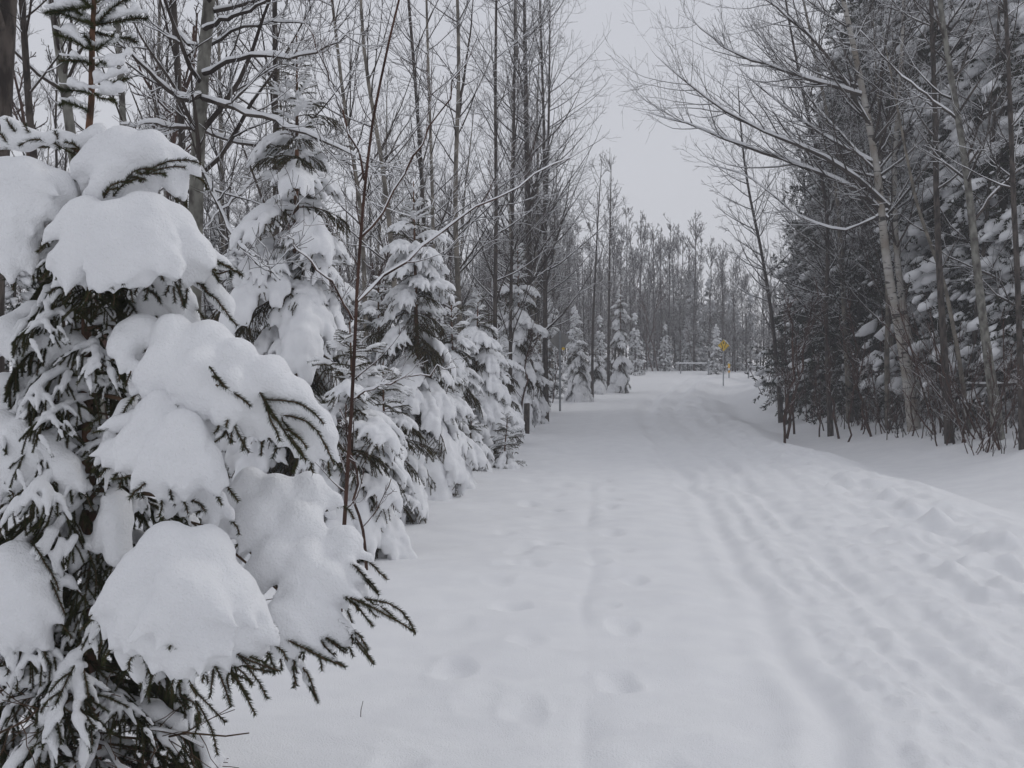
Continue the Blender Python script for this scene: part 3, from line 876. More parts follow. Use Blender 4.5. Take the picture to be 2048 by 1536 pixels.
    B.append(dict(at=(180, 1030), blobs=[(150, 1060, 20, -.1), (170, 1090, 20, -.14)],
                  fing=[(140, 1000, 150, 1080, 16, 18, 0, -.1), (160, 1080, 140, 1180, 18, 8, -.12, -.14), (190, 1120, 178, 1190, 24, 14, -.05, -.05), (230, 1000, 240, 1110, 30, 34, -.12, -.16), (210, 1050, 196, 1100, 22, 10, -.12, -.14), (100, 1010, 70, 1060, 14, 10, 0, 0)],
                  sh=[(150, 1060, 130, 1190, -.1), (180, 1000, 120, 1030, .02), (180, 1010, 100, 1080, .05), (176, 1100, 190, 1200, -.15), (185, 1060, 210, 1120, .02)]))
    # thin leader whorls with wedges of snow in the axils
    lead = [
        (14, [(188, 12, 96, 24, 13), (190, 5, 265, -30, 12), (188, 15, 150, -20, 12)], [(150, -2, 22), (118, 4, 14), (230, -8, 16)]),
        (52, [(190, 50, 258, -4, 11), (192, 48, 294, 34, 12), (188, 56, 146, 14, 11), (188, 50, 90, 24, 11)], [(240, 20, 18), (272, 16, 14), (170, 40, 13), (120, 14, 16), (146, 34, 12)]),
        (62, [(190, 62, 228, 70, 9)], [(214, 58, 11)]),
        (100, [(184, 98, 110, 66, 12), (188, 100, 272, 82, 12), (184, 100, 170, 70, 10)], [(142, 60, 17), (232, 78, 12), (170, 78, 10), (200, 80, 12), (130, 62, 12)]),
        (128, [(186, 128, 120, 120, 8), (188, 128, 212, 126, 7)], [(148, 112, 13), (222, 124, 20), (240, 122, 16), (258, 106, 12)]),
        (165, [(196, 166, 256, 154, 11)], [(196, 152, 16), (226, 146, 14), (250, 140, 10)]),
        (186, [(184, 186, 118, 178, 11), (188, 184, 230, 200, 11)], [(144, 168, 16), (214, 178, 22), (240, 176, 18), (166, 174, 10)]),
        (222, [(180, 222, 120, 208, 10)], [(142, 204, 12)]),
    ]
    for yy, shs, bl in lead:
        B.append(dict(at=(186, yy + 6), blobs=[(a, b - 3, c * .74, .0) for a, b, c in bl], thin=True,
                      fing=[(x0, y0 - 12, x1, y1 - 12, 4, w * .42, .012, .012) for x0, y0, x1, y1, w in shs],
                      sh=[(x0, y0 + 2, x1, y1 + 2, -.014) for x0, y0, x1, y1, w in shs]))

    for bi, b in enumerate(B):
        caps, shoots, wood = [], [], []
        thin = b.get('thin', False)
        A = W(*b['at'], D0)
        for x, y, r, dd in b['blobs']:
            d = D0 + dd
            c = W(x, y, d) - ORG; rr = px2m(r, d)
            caps.append((*c, *(c + 1e-4), rr * (1 if thin else .86), rr * (1 if thin else .86)))
            if thin:
                v = (A - ORG) - c
                caps.append((*c, *(c + v * .8), rr * .6, rr * .3))
            if not thin and r > 33:
                for q in range(4):                       # folds that drape over the twigs
                    an = math.pi * (1.08 + .84 * (q + .2 + .6 * rng.random()) / 4)
                    v = np.array([math.cos(an), -.55 + .4 * rng.random(), math.sin(an) * .95])
                    e1 = c + v * rr * .75; e2 = c + v * rr * (1.15 + .4 * rng.random()) - np.array([0, 0, rr * .12])
                    caps.append((*c, *e1, rr * .62, rr * .40)); caps.append((*e1, *e2, rr * .34, rr * .10 + .008))
            if not thin and r > 22:
                # fingers of snow on the twig ends along the rim of the pillow
                for q in range(5 if r > 33 else 3):
                    an = math.pi * (1.0 + (q + .2 + .6 * rng.random()) / (5 if r > 33 else 3))
                    ex, ey = x + math.cos(an) * r * 1.25, y - math.sin(an) * r * 1.25
                    if any((ex - b2[0]) ** 2 + (ey - b2[1]) ** 2 < (b2[2] * 1.02) ** 2 for b2 in b['blobs']):
                        continue
                    v = norm(np.array([math.cos(an), -.15 + .3 * rng.random(), math.sin(an) - .30]))
                    lf = px2m(36 + 34 * rng.random(), d)
                    a1 = c + v * rr * .75; a2 = c + v * (rr * .95) + v * lf * .5; a3 = a2 + norm(v + np.array([0, 0, -.5])) * lf * .6
                    ww = px2m(9 + 5 * rng.random(), d)
                    caps.append((*a1, *a2, ww * 1.5 + .007, ww * 1.05 + .006)); caps.append((*a2, *a3, ww * 1.0 + .006, ww * .4 + .005))
                    lo_ = np.array([0, .25 * ww, -ww * .85])
                    shoots.append((a1 + lo_, a2 + lo_ * 1.1)); shoots.append((a2 + lo_ * 1.1, a3 + lo_ * .6 + norm(a3 - a2) * px2m(14, d)))
            if not thin:
                back = c + np.array([rng.normal() * .02, rr * .7, -.03])
                caps.append((*back, *(back + 1e-4), rr * .8, rr * .8))
        if b['blobs'] and not thin:
            bb = np.array(b['blobs'], float)
            cx, cy_, cd = bb[:, 0].mean(), bb[:, 1].mean(), bb[:, 3].mean()
            tgt = W(cx, cy_ + 18, D0 + cd * .8) - ORG
            p0 = A - ORG
            tt = np.linspace(0, 1, 6)[:, None]
            main = p0 * (1 - tt) + tgt * tt + np.array([0, 0, .06]) * np.sin(tt * math.pi)
            wood.append((main, .009, .005))
            # hanging shoots under every pillow
            for x, y, r, dd in b['blobs']:
                d = D0 + dd
                c = W(x, y + r * .25, d + .02) - ORG; rr = px2m(r, d)
                for _ in range(4 if r > 25 else 2):
                    v = norm(np.array([rng.normal() * .8, rng.normal() * .5, -.75 - .5 * rng.random()]))
                    e = c + v * rr * (1.0 + .35 * rng.random())
                    shoots.append((c, e))
                wood.append((np.array([main[int(rng.integers(2, 6))] * (1 - u) + (c - np.array([0, 0, rr * .3])) * u for u in np.linspace(0, 1, 6)]), .005, .003))
        for x0, y0, x1, y1, r0, r1, d0, d1 in b['fing']:
            a = W(x0, y0, D0 + d0) - ORG; c = W(x1, y1, D0 + d1) - ORG
            ra, rc = px2m(r0, D0 + d0), px2m(r1, D0 + d1)
            mid = (a + c) / 2 + rng.normal(size=3) * .12 * rc + np.array([0, 0, .15 * rc])
            rm = (ra + rc) / 2 * (1 + .1 * rng.normal())
            if not thin: rc = rc * .85 + .007; ra += .007; rm += .007
            caps.append((*a, *mid, ra, rm)); caps.append((*mid, *c, rm, rc))
            if not thin:
                v = c - a
                off = np.array([0, .35 * rc, -.75 * rc])
                shoots.append((a + v * .1 + off, c + v / max(np.linalg.norm(v), .01) * .016 + off * .8))
        for x0, y0, x1, y1, dd in b['sh']:
            a = W(x0, y0, D0 + dd) - ORG; c = W(x1, y1, D0 + dd - (.03 if not thin else 0)) - ORG
            shoots.append((a, c))
            if not thin and b['blobs']:
                # side shoots
                v = c - a; l = np.linalg.norm(v)
                for s in range(int(l / .075)):
                    if rng.random() < .35:
                        p = a + v * rng.random() * .7
                        e = p + norm(norm(v) + np.array([rng.normal() * .6, rng.normal() * .6, -.25])) * min(.09, l * .5)
                        shoots.append((p, e))
        SP = []
        for a, c in shoots:
            tt = np.linspace(0, 1, 6)[:, None]
            l = np.linalg.norm(c - a)
            sag = np.array([0, 0, .07 * l]) + rng.normal(size=3) * .07 * l
            SP.append(a * (1 - tt) + c * tt + sag * np.sin(tt * math.pi) + rng.normal(size=(6, 3)) * .0012)
        SP = np.array(SP)
        grp = [(*tubes(SP, np.full(SP.shape[:2], .0024), 4), 1)]
        for wp, wa, wb in wood:
            grp.append((*tubes(wp[None], np.linspace(wa, wb, 6)[None], 6), 1))
        grp.append((*needles(SP, 3600 if thin else 2200, .021 if thin else .0165, .0021, rng, spread=.9), 0))
        ob = add('bough', mesh_from('hero_bough', grp, [M['needle'], M['twig']]), root)
        if caps:
            k = .0045 if thin else .0135
            h = .0042 if thin else .0075
            v, f = snow_mesh(caps, h, k, namp=.0022 if thin else .0085, nfreq=30 if thin else 11, seed=bi, fine=.0016, bias=.003 if thin else .0145)
            add('snow_cap', mesh_from('hero_snow', [(v, f, 0)], [M['snow']]), ob)

    # inner and rear boughs: the shaded thicket round the trunk
    fine = [bough_geo(980 + i, .62, .42, .30 + .12 * (i % 3), .027 + .006 * (i % 3), h=.010, ln=.018, nw=.003, dens=2200, skip=.68) for i in range(4)]
    fm = [(mesh_from('inner_bough', w_, [M['needle'], M['twig']]), mesh_from('inner_snow', [(*s_, 0)], [M['snow']])) for w_, s_ in fine]
    z_lo, z_hi = .12, float((W(180, 420, D0) - ORG)[2])
    n = 84
    for i in range(n):
        u = (i + .5) / n
        z = z_lo + (z_hi - z_lo) * u
        me, sn = fm[rng.integers(4)]
        o = add('bough', me, root)
        o.location = (0.0, 0, z)
        az = i * 2.399 + rng.normal() * .3
        front = -math.sin(az)                       # 1 towards the viewer
        s = (1.0 - .45 * u) * (.85 + .3 * rng.random())
        if front > .2: s *= .72
        if math.cos(az) > .5: s *= .8
        o.rotation_euler = (rng.normal() * .2, .12 + .2 * rng.random(), az)
        o.scale = (s, s, s)
        if rng.random() < .7: add('snow_cap', sn, o)
    # lowest, nearly bare dead branches
    DP = []
    for i in range(34):
        az = rng.random() * 6.283; z = .10 + rng.random() * .55
        l = .2 + rng.random() * .38
        d = np.array([math.cos(az), math.sin(az), -.15 + .25 * rng.random()])
        t = np.linspace(0, 1, 6)[:, None]
        DP.append(np.array([0, 0, z]) + d * l * t + rng.normal(size=(6, 3)) * .012)
    DP = np.array(DP)
    D2, R2 = children_of(DP, np.full(DP.shape[:2], .004), 7, .2, 1, .8, .3, .45, .4, 5, 0, .12, .6, .0018, rng, .3)
    gr = [(*tubes(DP, np.tile(np.linspace(.006, .0025, 6), (len(DP), 1)), 5), 0), (*tubes(D2, R2, 4), 0)]
    add('dead_branches', mesh_from('dead_branches', gr, [M['twig']]), root)
    sg = [(*snow_on(DP[::2], np.full(DP[::2].shape[:2], .005), .006, 1.0, 6), 0)]
    add('snow_cover', mesh_from('dead_snow', sg, [M['snow']]), root)


hero_spruce()


# ------------------------------------------------------------------ traced bare trees
def resample(P, n):
    P = np.asarray(P, float)
    s = np.concatenate([[0], np.cumsum(np.linalg.norm(np.diff(P, axis=0), axis=1))])
    q = np.linspace(0, s[-1], n)
    # smooth: catmull like through numpy by double interp + blur
    Q = np.stack([np.interp(q, s, P[:, i]) for i in range(3)], 1)
    for _ in range(2):
        Q[1:-1] = (Q[:-2] + 2 * Q[1:-1] + Q[2:]) / 4
    return Q


def traced(name, d, pts, r_px, label, bark, twig, limbs=(), n1=26, L1=2.2, ang=.9, trop=.7, crown0=.25, seed=0, n2=6, n3=4,
           rmin=.004, up=3.0, group=None, top_r=.25, ext=True, n_limb=9, amt=.004, K1=8, cat='tree', depth_top=0.0, sn=.9, jit=.13):
    rng = np.random.default_rng(seed + 1000)
    pts = sorted(pts, key=lambda p: -p[1])
    P = [W(x, y, d) for x, y in pts]
    g = gz(P[0][0], d)
    if P[0][2] > g:                    # carry the stem down to the snow
        v = norm(P[0] - P[1]) if len(P) > 1 else np.array([0, 0, -1.])
        v = norm(v + np.array([0, 0, -.8])); st = (P[0][2] - g + .1) / -v[2]
        P.insert(0, P[0] + v * st)
    if ext:
        v = norm(P[-1] - P[-2]); P.append(P[-1] + norm(v + np.array([0, 0, .5])) * up)
    P = resample(P, 18)
    P[:, 1] += np.linspace(0, 1, 18) * depth_top + np.cumsum(rng.normal(size=18)) * .01
    org = P[0].copy(); P -= org
    r0 = r_px * d / FPX
    t = np.linspace(0, 1, 18)
    Rr = r0 * ((1.25 - .35 * np.minimum(t * 6, 1)) * (1 - t) ** .55 + .0) + .004
    root = empty(name, tuple(org)); tag(root, label, cat, group)
    add('trunk', mesh_from('trunk', [(*tubes(P[None], Rr[None], 10), 0)], [bark]), root)
    if d >= 20 and n3 == 4: n3 = 3
    geo = tree_geo(seed, 0, 0, crown0=crown0, n1=n1, L1=L1, ang=ang, trop=trop, n2=n2, n3=n3, rmin=rmin, trunk=(P, Rr), K1=K1, upshort=.45, jit=jit)
    lv = geo[2]
    cg = [(*tubes(a, b, s), 0) for a, b, s in lv]
    sg = [(*snow_on(a, b, amt, sn, 4), 0) for a, b, s in lv[:2]] + [(*snow_on(a[::3, ::2], b[::3, ::2] * 1.15, amt, sn, 3), 0) for a, b, s in lv[2:3]]
    add('crown', mesh_from('crown', cg, [twig]), root)
    add('snow_cover', mesh_from('crown_snow', sg, [M['tree_snow']]), root)
    for li, (lp, lr, dd) in enumerate(limbs):
        q = [W(x, y, d + dd * i / max(1, len(lp) - 1)) - org for i, (x, y) in enumerate(lp)]
        q = resample(q, 14)
        q[1:-1] += rng.normal(size=(12, 3)) * .012
        rr = .8 * lr * d / FPX * (1 - np.linspace(0, 1, 14)) ** .7 + rmin
        qq, r_ = q[None], rr[None]
        P1, R1 = children_of(qq, r_, n_limb, .15, .98, .7, .2, .34, .45, 7, .55, .10, .5, rmin, rng, .35)
        P2, R2 = children_of(P1, R1, 4, .15, .98, .7, .2, .5, .4, 5, .4, .12, .6, rmin * .8, rng, .3)
        P3, R3 = children_of(P2, R2, 3, .15, .95, .7, .2, .5, .4, 4, .3, .12, .7, rmin * .7, rng, .3)
        lo = add('limb', mesh_from('limb', [(*tubes(qq, r_, 7), 0)] + [(*tubes(a, b, 3), 0) for a, b in ((P1, R1), (P2, R2), (P3, R3))], [twig]), root)
        add('snow_cover', mesh_from('limb_snow', [(*snow_on(qq, r_, amt * (4 if name == 'birch_tree' else 2.2), 1.45 if name == 'birch_tree' else 1.3, 7, wmin=.0), 0)] + [(*snow_on(a, b, amt, sn, 4), 0) for a, b in ((P1, R1), (P2, R2))], [M['tree_snow']]), lo)
    return root


bg, bd, ba, bf, bb_ = M['bark_grey'], M['bark_dark'], M['bark_aspen'], M['bark_far'], M['bark_brush']
LIMB_UL = [
    ([(405, 165), (360, 122), (300, 90), (235, 40), (180, -40)], 5, -1.5),
]
traced('bare_tree', 7.6, [(-20, 700), (-12, 400), (0, 250), (12, 120), (18, -40)], 30, 'thickest dark trunk at the left edge of the picture, behind the foreground spruce', bd, bd, n1=12, L1=1.8, crown0=.45, seed=1, up=4)
traced('bare_tree', 9.5, [(110, 700), (75, 420), (62, 260), (45, 60), (40, -60)], 9, 'dark leaning trunk next to the thickest dark trunk', bd, bf, n1=14, L1=1.8, crown0=.4, seed=2, up=4)
traced('bare_tree', 10.5, [(190, 700), (160, 420), (142, 250), (118, 120), (98, -40)], 13, 'grey lichen covered trunk rising just left of the foreground spruce leader', bg, bf, n1=14, L1=2.0, crown0=.4, seed=3, up=4)
traced('bare_tree', 14, [(262, 700), (252, 420), (245, 240), (236, 90), (230, -60)], 9, 'slim grey trunk rising just right of the foreground spruce leader', bg, bf, n1=16, L1=2.0, crown0=.35, seed=4, up=4)
traced('bare_tree', 11.5, [(372, 800), (372, 480), (364, 250), (352, 80), (345, -40)], 9, 'dark straight trunk beside the wide grey trunk', bd, bf, n1=20, L1=2.4, crown0=.3, seed=5, up=4,
       limbs=[([(362, 205), (385, 250), (417, 268), (495, 292), (600, 312), (700, 318)], 4.5, -1.0),
              ([(352, 60), (390, 105), (470, 60), (560, 40), (640, 55)], 4, -.8)])
traced('bare_tree', 10.5, [(384, 800), (386, 500), (392, 300), (404, 150), (420, -30)], 19, 'wide grey trunk with rough bark and arching snow lined limbs', bg, bf, n1=22, L1=2.3, crown0=.33, seed=6, up=4, ang=1.1,
       limbs=[([(404, 190), (360, 200), (318, 162), (273, 120), (225, 70)], 6, -1.2),
              ([(400, 150), (440, 133), (495, 107), (560, 120), (640, 104), (700, 60)], 5, -1.0),
              ([(398, 195), (450, 210), (520, 235), (600, 262), (700, 300), (760, 350)], 5.5, -1.5),
              ([(396, 262), (360, 255), (318, 250), (240, 248)], 4.5, -.6),
              ([(392, 310), (440, 420), (479, 487), (520, 530), (560, 560)], 5, -1.8),
              ([(408, 60), (450, 40), (520, 8), (580, -30)], 5, -.6)])
traced('bare_tree', 14, [(556, 800), (553, 480), (552, 300), (552, 120), (550, -40)], 8, 'dark straight trunk directly behind the tip of the tall spruce', bd, bf, n1=26, L1=2.3, crown0=.3, seed=7, up=4,
       limbs=[([(552, 330), (500, 370), (440, 420), (400, 470)], 3.5, -.8), ([(552, 240), (620, 262), (690, 300), (760, 335)], 4, -.6)])
traced('bare_tree', 20, [(735, 800), (728, 520), (720, 380), (700, 275), (684, 215), (680, 117), (661, -20)], 5.5, 'pale aspen with a bowed trunk, first of the bowed pair', ba, bf, n1=34, L1=2.3, crown0=.25, seed=8, up=3)
traced('bare_tree', 19, [(800, 820), (790, 560), (776, 420), (762, 312), (747, 215), (725, 137), (719, -20)], 6, 'pale aspen with a curved trunk, right of the bowed aspen', ba, bf, n1=34, L1=2.4, crown0=.25, seed=9, up=3)
traced('bare_tree', 21, [(862, 800), (852, 540), (846, 400), (840, 293), (831, 156), (815, -20)], 5.5, 'dark sided aspen standing above the ladder tipped spruce', bd, bf, n1=36, L1=2.5, crown0=.2, seed=10, up=3)
traced('bare_tree', 23, [(870, 800), (866, 420), (858, 195), (852, -20)], 4.5, 'thin straight aspen hugging the dark sided aspen', ba, bf, n1=34, L1=2.4, crown0=.2, seed=11, up=3)
traced('bare_tree', 24, [(926, 820), (918, 590), (910, 470), (911, 312), (920, 156), (914, -20)], 6.5, 'tall pale aspen with a forked stem above the medium spruce', ba, bf, n1=38, L1=2.6, crown0=.2, seed=12, up=3,
       limbs=[([(912, 290), (922, 190), (938, 90), (950, -30)], 4, 0)])
traced('bare_tree', 26, [(990, 830), (990, 598), (993, 390), (990, 195), (993, -20)], 5, 'straight dark stem standing clear left of the densest poplar clump', bd, bf, n1=38, L1=2.6, crown0=.18, seed=13, up=3)
traced('bare_tree', 29.5, [(1060, 850), (1059, 527), (1055, 390), (1052, 195), (1048, -20)], 8, 'thick dark poplar in the middle of the densest clump beside the sky', bd, bf, n1=46, L1=3.2, crown0=.15, seed=14, up=2, n2=7)
traced('bare_tree', 33, [(1092, 830), (1090, 500), (1088, 250), (1080, 20)], 5, 'slender poplar immediately right of the thick dark poplar', bd, bf, n1=44, L1=3.4, crown0=.27, seed=15, up=2, n2=7)
traced('bare_tree', 37, [(1088, 820), (1090, 500), (1098, 230), (1100, 20)], 4.5, 'outermost poplar whose twigs reach farthest into the open sky on the left side', bd, bf, n1=50, L1=4.0, crown0=.27, seed=16, up=1.0, n2=7, ang=1.0)
traced('bare_tree', 27, [(1020, 830), (1022, 560), (1028, 300), (1030, 0)], 4, 'slim poplar between the straight dark stem and the thick poplar', bd, bf, n1=40, L1=2.6, crown0=.15, seed=17, up=2)
traced('bare_tree', 52, [(1184, 790), (1186, 640), (1192, 520), (1196, 430), (1200, 380)], 3, 'single thin stem beside the slim white spruce at the bend', bd, bf, n1=22, L1=2.2, crown0=.4, seed=18, up=1.2, rmin=.007)
traced('bare_tree', 60, [(1216, 780), (1218, 600), (1220, 470), (1222, 360)], 3, 'thin tall stem crossing in front of the slim white spruce', bd, bf, n1=24, L1=2.0, crown0=.4, seed=19, up=1.5, rmin=.008)

# sapling in front of the spruces
traced('sapling', 7.0, [(688, 1040), (700, 900), (706, 760), (712, 600), (720, 480), (732, 350), (742, 250), (766, 130), (806, -20)], 3.5,
       'red brown sapling with a long snow lined branch sweeping up to the right', bb_, bb_, n1=9, L1=.55, crown0=.1, seed=20, up=.5, n2=3, n3=2, rmin=.0018, amt=.0012, cat='tree', trop=.6,
       limbs=[([(714, 604), (760, 560), (850, 492), (960, 410), (1060, 360), (1180, 292)], 3.2, 1.0),
              ([(718, 478), (780, 400), (836, 290), (900, 190), (960, 60)], 3, .6),
              ([(706, 640), (660, 560), (600, 500), (570, 470)], 2.2, -.6),
              ([(702, 800), (760, 770), (850, 745), (910, 735)], 2, -.2),
              ([(728, 360), (690, 240), (650, 130), (600, 20)], 2.4, .4)], n_limb=5)

# right side: the birch with its long limbs
traced('birch_tree', 27, [(1822, 790), (1806, 690), (1785, 600), (1768, 500), (1764, 400), (1752, 300), (1728, 200), (1712, 100), (1680, -20)], 11,
       'white birch whose two long snow lined limbs reach left over the road', M['birch'], bf, n1=44, L1=3.4, crown0=.3, seed=30, up=3, n2=7, n3=5,
       limbs=[([(1778, 415), (1730, 370), (1690, 340), (1640, 300), (1600, 296), (1500, 250), (1430, 215), (1380, 170), (1310, 110)], 5.2, -1.0),
              ([(1776, 440), (1720, 375), (1690, 365), (1640, 350), (1580, 318), (1500, 300), (1430, 270), (1360, 240), (1295, 225)], 5.5, 1.0),
              ([(1722, 190), (1700, 180), (1640, 168), (1580, 145), (1500, 120), (1440, 95), (1380, 35)], 4.5, -.5),
              ([(1740, 250), (1690, 160), (1640, 90), (1560, 20), (1480, -40)], 5, 0),
              ([(1760, 330), (1700, 300), (1600, 240), (1540, 190), (1470, 130)], 3.5, .5),
              ([(1775, 420), (1700, 470), (1600, 440), (1500, 350), (1420, 330)], 2.6, .8),
              ([(1770, 360), (1700, 290), (1620, 200), (1560, 120), (1500, 30)], 3.2, .5)], n_limb=22)
traced('birch_tree', 28.5, [(1840, 800), (1822, 690), (1800, 590), (1790, 480), (1785, 330), (1800, 200), (1806, 60), (1808, -20)], 8,
       'slimmer straight birch directly behind the white birch', M['birch'], bf, n1=40, L1=3.0, crown0=.3, seed=31, up=3, n2=7)
traced('bare_tree', 23.5, [(1898, 845), (1888, 700), (1880, 560), (1874, 400), (1870, 200), (1862, -20)], 8, 'dark upright trunk rising from the snow just right of the birch', bd, bf, n1=26, L1=2.4, crown0=.4, seed=32, up=4, n2=7)
traced('bare_tree', 22.5, [(1996, 850), (1976, 720), (1960, 600), (1944, 450), (1928, 300), (1905, 180), (1888, 60), (1876, -20)], 10, 'smooth grey trunk curving up to the left at the right edge', bg, bf, n1=26, L1=2.8, crown0=.4, seed=33, up=4, n2=7,
       limbs=[([(1944, 450), (1990, 380), (2060, 320), (2140, 280)], 3.5, 0), ([(1915, 240), (1850, 190), (1790, 140), (1720, 60)], 3, -.5)])
traced('bare_tree', 24.5, [(1936, 850), (1926, 760), (1905, 640), (1880, 520), (1850, 470), (1830, 400)], 5, 'thin snow streaked trunk leaning left between the two thick right hand trunks', ba, bf, n1=16, L1=2.0, crown0=.4, seed=34, up=4)
traced('bare_tree', 21, [(2046, 890), (2040, 700), (2034, 500), (2022, 300), (2020, 160), (2010, -20)], 7, 'dark trunk at the right border of the picture', bd, bf, n1=20, L1=2.2, crown0=.4, seed=35, up=4)
traced('bare_tree', 40, [(1560, 800), (1552, 700), (1540, 600), (1520, 480), (1500, 400), (1486, 300), (1480, 230)], 4.5, 'slim leaning tree in front of the dark cedars beside the gap of sky', bd, bf, n1=36, L1=3.0, crown0=.25, seed=36, up=1.5, n2=6, ang=1.0, rmin=.006)
traced('bare_tree', 34, [(1700, 830), (1690, 650), (1680, 450), (1660, 250), (1620, 60), (1600, -20)], 6, 'leaning tree left of the white birch among the dark cedars', ba, bf, n1=46, L1=3.2, crown0=.25, seed=37, up=2, n2=7)
traced('bare_tree', 31, [(1660, 830), (1650, 640), (1660, 420), (1600, 160), (1570, 0)], 5, 'crooked thin tree whose twigs fill the air above the cedars', bd, bf, n1=46, L1=3.2, crown0=.3, seed=38, up=2, n2=7)
traced('bare_tree', 26, [(1952, 860), (1940, 700), (1968, 500), (1990, 200), (2000, -20)], 5, 'thin dark trunk between the curving grey trunk and the right border', bd, bf, n1=26, L1=2.4, crown0=.3, seed=39, up=3)


# ------------------------------------------------------------------ joined conifers for the depth of the forest
def conifer_meshes(nm, seed, H, Rb, nb, leaf, snow, leaf_col, spread=1.0, pw=.75, z0=.04):
    rng = np.random.default_rng(seed)
    t = np.linspace(0, 1, 8)
    P = np.stack([t * 0, t * 0, H * t], 1)[None]
    trunk = mesh_from(nm + '_trunk', [(*tubes(P, (.011 * H * (1 - t) + .01)[None], 7), 0)], [M['bark_dark']])
    o, d, L = [], [], []
    u = rng.random(nb) ** 1.25 * (1 - z0) + z0
    az = np.arange(nb) * 2.39996 + rng.normal(size=nb) * .3
    L = (Rb * (1 - u) ** pw + .12) * (.65 + .5 * rng.random(nb))
    dz = np.where(u < .8, -.28 + .1 * rng.normal(size=nb), .25)
    o = np.stack([u * 0, u * 0, u * H * .99], 1)
    d = norm(np.stack([np.cos(az), np.sin(az), dz], 1))
    A, RA = _grow(o, d, L, np.full(nb, .012), 6, .10, .06, .005, rng)
    S, RS = children_of(A, RA, 6, .2, .98, .95, .2, .42, .3, 4, -.45, .08, .6, .004, rng, .5)
    # sprays of foliage
    allP = np.concatenate([S, A[:, 2:]], 0)
    nv, nf = needles(allP, leaf[0], leaf[1], leaf[2], rng, spread=1.0)
    crown = mesh_from(nm + '_crown', [(*tubes(A, RA, 3), 1), (nv, nf, 0)], [leaf_col, M['twig']])
    # snow lumps on the sprays
    ph = (1 + 5 ** .5) / 2
    iv = norm(np.array([(-1, ph, 0), (1, ph, 0), (-1, -ph, 0), (1, -ph, 0), (0, -1, ph), (0, 1, ph), (0, -1, -ph), (0, 1, -ph), (ph, 0, -1), (ph, 0, 1), (-ph, 0, -1), (-ph, 0, 1)], float))
    fi = np.array([(0, 11, 5), (0, 5, 1), (0, 1, 7), (0, 7, 10), (0, 10, 11), (1, 5, 9), (5, 11, 4), (11, 10, 2), (10, 7, 6), (7, 1, 8), (3, 9, 4), (3, 4, 2), (3, 2, 6), (3, 6, 8), (3, 8, 9), (4, 9, 5), (2, 4, 11), (6, 2, 10), (8, 6, 7), (9, 8, 1)])
    c = allP.reshape(-1, 3)
    cl = noise3(c[:, 0] * 1.1, c[:, 1] * 1.1, c[:, 2] * 1.3, seed)
    pick = rng.random(len(c)) < snow[0] * np.clip(1 + 1.9 * cl, .08, 2.6)
    c = c[pick]; n = len(c)
    sz = snow[1] * (.38 + 1.7 * rng.random(n) ** 2.6)
    dirr = norm(c * np.array([1, 1, 0]) + 1e-6)
    V = iv[None] * (1 + .25 * rng.normal(size=(n, 12, 1)))
    # stretch outwards, flatten, let the outer side hang
    al = (V * dirr[:, None]).sum(2, keepdims=True)
    V = V + al * dirr[:, None] * .7
    V[..., 2] = V[..., 2] * .85 - .75 * al[..., 0]
    V = V * sz[:, None, None] + c[:, None] + np.array([0, 0, 1.0]) * (sz * .35)[:, None, None]
    F = (fi[None] + (np.arange(n) * 12)[:, None, None]).reshape(-1, 3)
    sn = mesh_from(nm + '_snow', [(V.reshape(-1, 3), F, 0)], [M['tree_snow']])
    return trunk, crown, sn


cedars = [conifer_meshes('cedar', 700 + i, 13, 2.7, 230, (52, .10, .045), (.13, .07), M['needle_dark']) for i in range(2)]
heavies = [conifer_meshes('heavy', 720 + i, 13, 2.3, 220, (50, .10, .042), (.30, .10), M['needle_dark']) for i in range(2)]
farspr = [conifer_meshes('far_spruce', 740 + i, 10, 1.9, 130, (30, .13, .055), (.26, .10), M['needle_dark']) for i in range(2)]


def at_px(px, d):
    x = (px - 1024) / FPX * d
    return (x, d, gz(x, d) - .05)


def ctree(name, meshes, px, d, s, rz, label, group=None):
    return place_tree(name, meshes, at_px(px, d), rz, s, label, 'tree', group)


ctree('cedar_tree', cedars[0], 1700, 44, 1.25, .3, 'dark cedar at the front corner where the forest meets the gap of sky')
ctree('cedar_tree', cedars[1], 1740, 39, 1.35, 1.4, 'tall dark cedar behind the leaning tree left of the birch')
ctree('cedar_tree', cedars[0], 1800, 38, 1.35, 2.5, 'dark cedar directly behind the white birch')
ctree('cedar_tree', cedars[1], 1632, 54, .85, 4.0, 'lower dark cedar farther back along the right edge of the road')
ctree('cedar_tree', cedars[0], 1830, 40, 1.45, 5.0, 'dark cedar behind the dark upright trunk')
ctree('cedar_tree', cedars[1], 1930, 38, 1.5, 5.6, 'dark cedar deep behind the two thick right hand trunks')
ctree('cedar_tree', cedars[0], 1740, 50, 1.6, 3.6, 'tallest cedar, standing back behind the front row of cedars')
ctree('fir_tree', heavies[0], 1900, 30, 1.15, .5, 'snow loaded fir filling the gap between the two thick right hand trunks')
ctree('fir_tree', heavies[1], 2005, 27, 1.12, 2.0, 'snow loaded fir behind the curving grey trunk at the right')
ctree('fir_tree', heavies[0], 2100, 25, 1.0, 3.3, 'snow loaded fir cut by the right border of the picture')
ctree('fir_tree', heavies[1], 1800, 37, 1.1, 4.1, 'loaded fir showing between the two birch trunks')
ctree('fir_tree', heavies[0], 1850, 30, .22, 1.1, 'low snow laden fir bush at the foot of the dark upright trunk')
ctree('fir_tree', heavies[1], 1770, 36, .22, 2.2, 'small snow laden fir at the foot of the white birch')
ctree('fir_tree', heavies[1], 1592, 45, .2, .2, 'low drooping snow laden fir under the front cedar at the edge of the snow')
ctree('fir_tree', heavies[0], 1690, 41, .2, .9, 'small fir under the tall dark cedar')
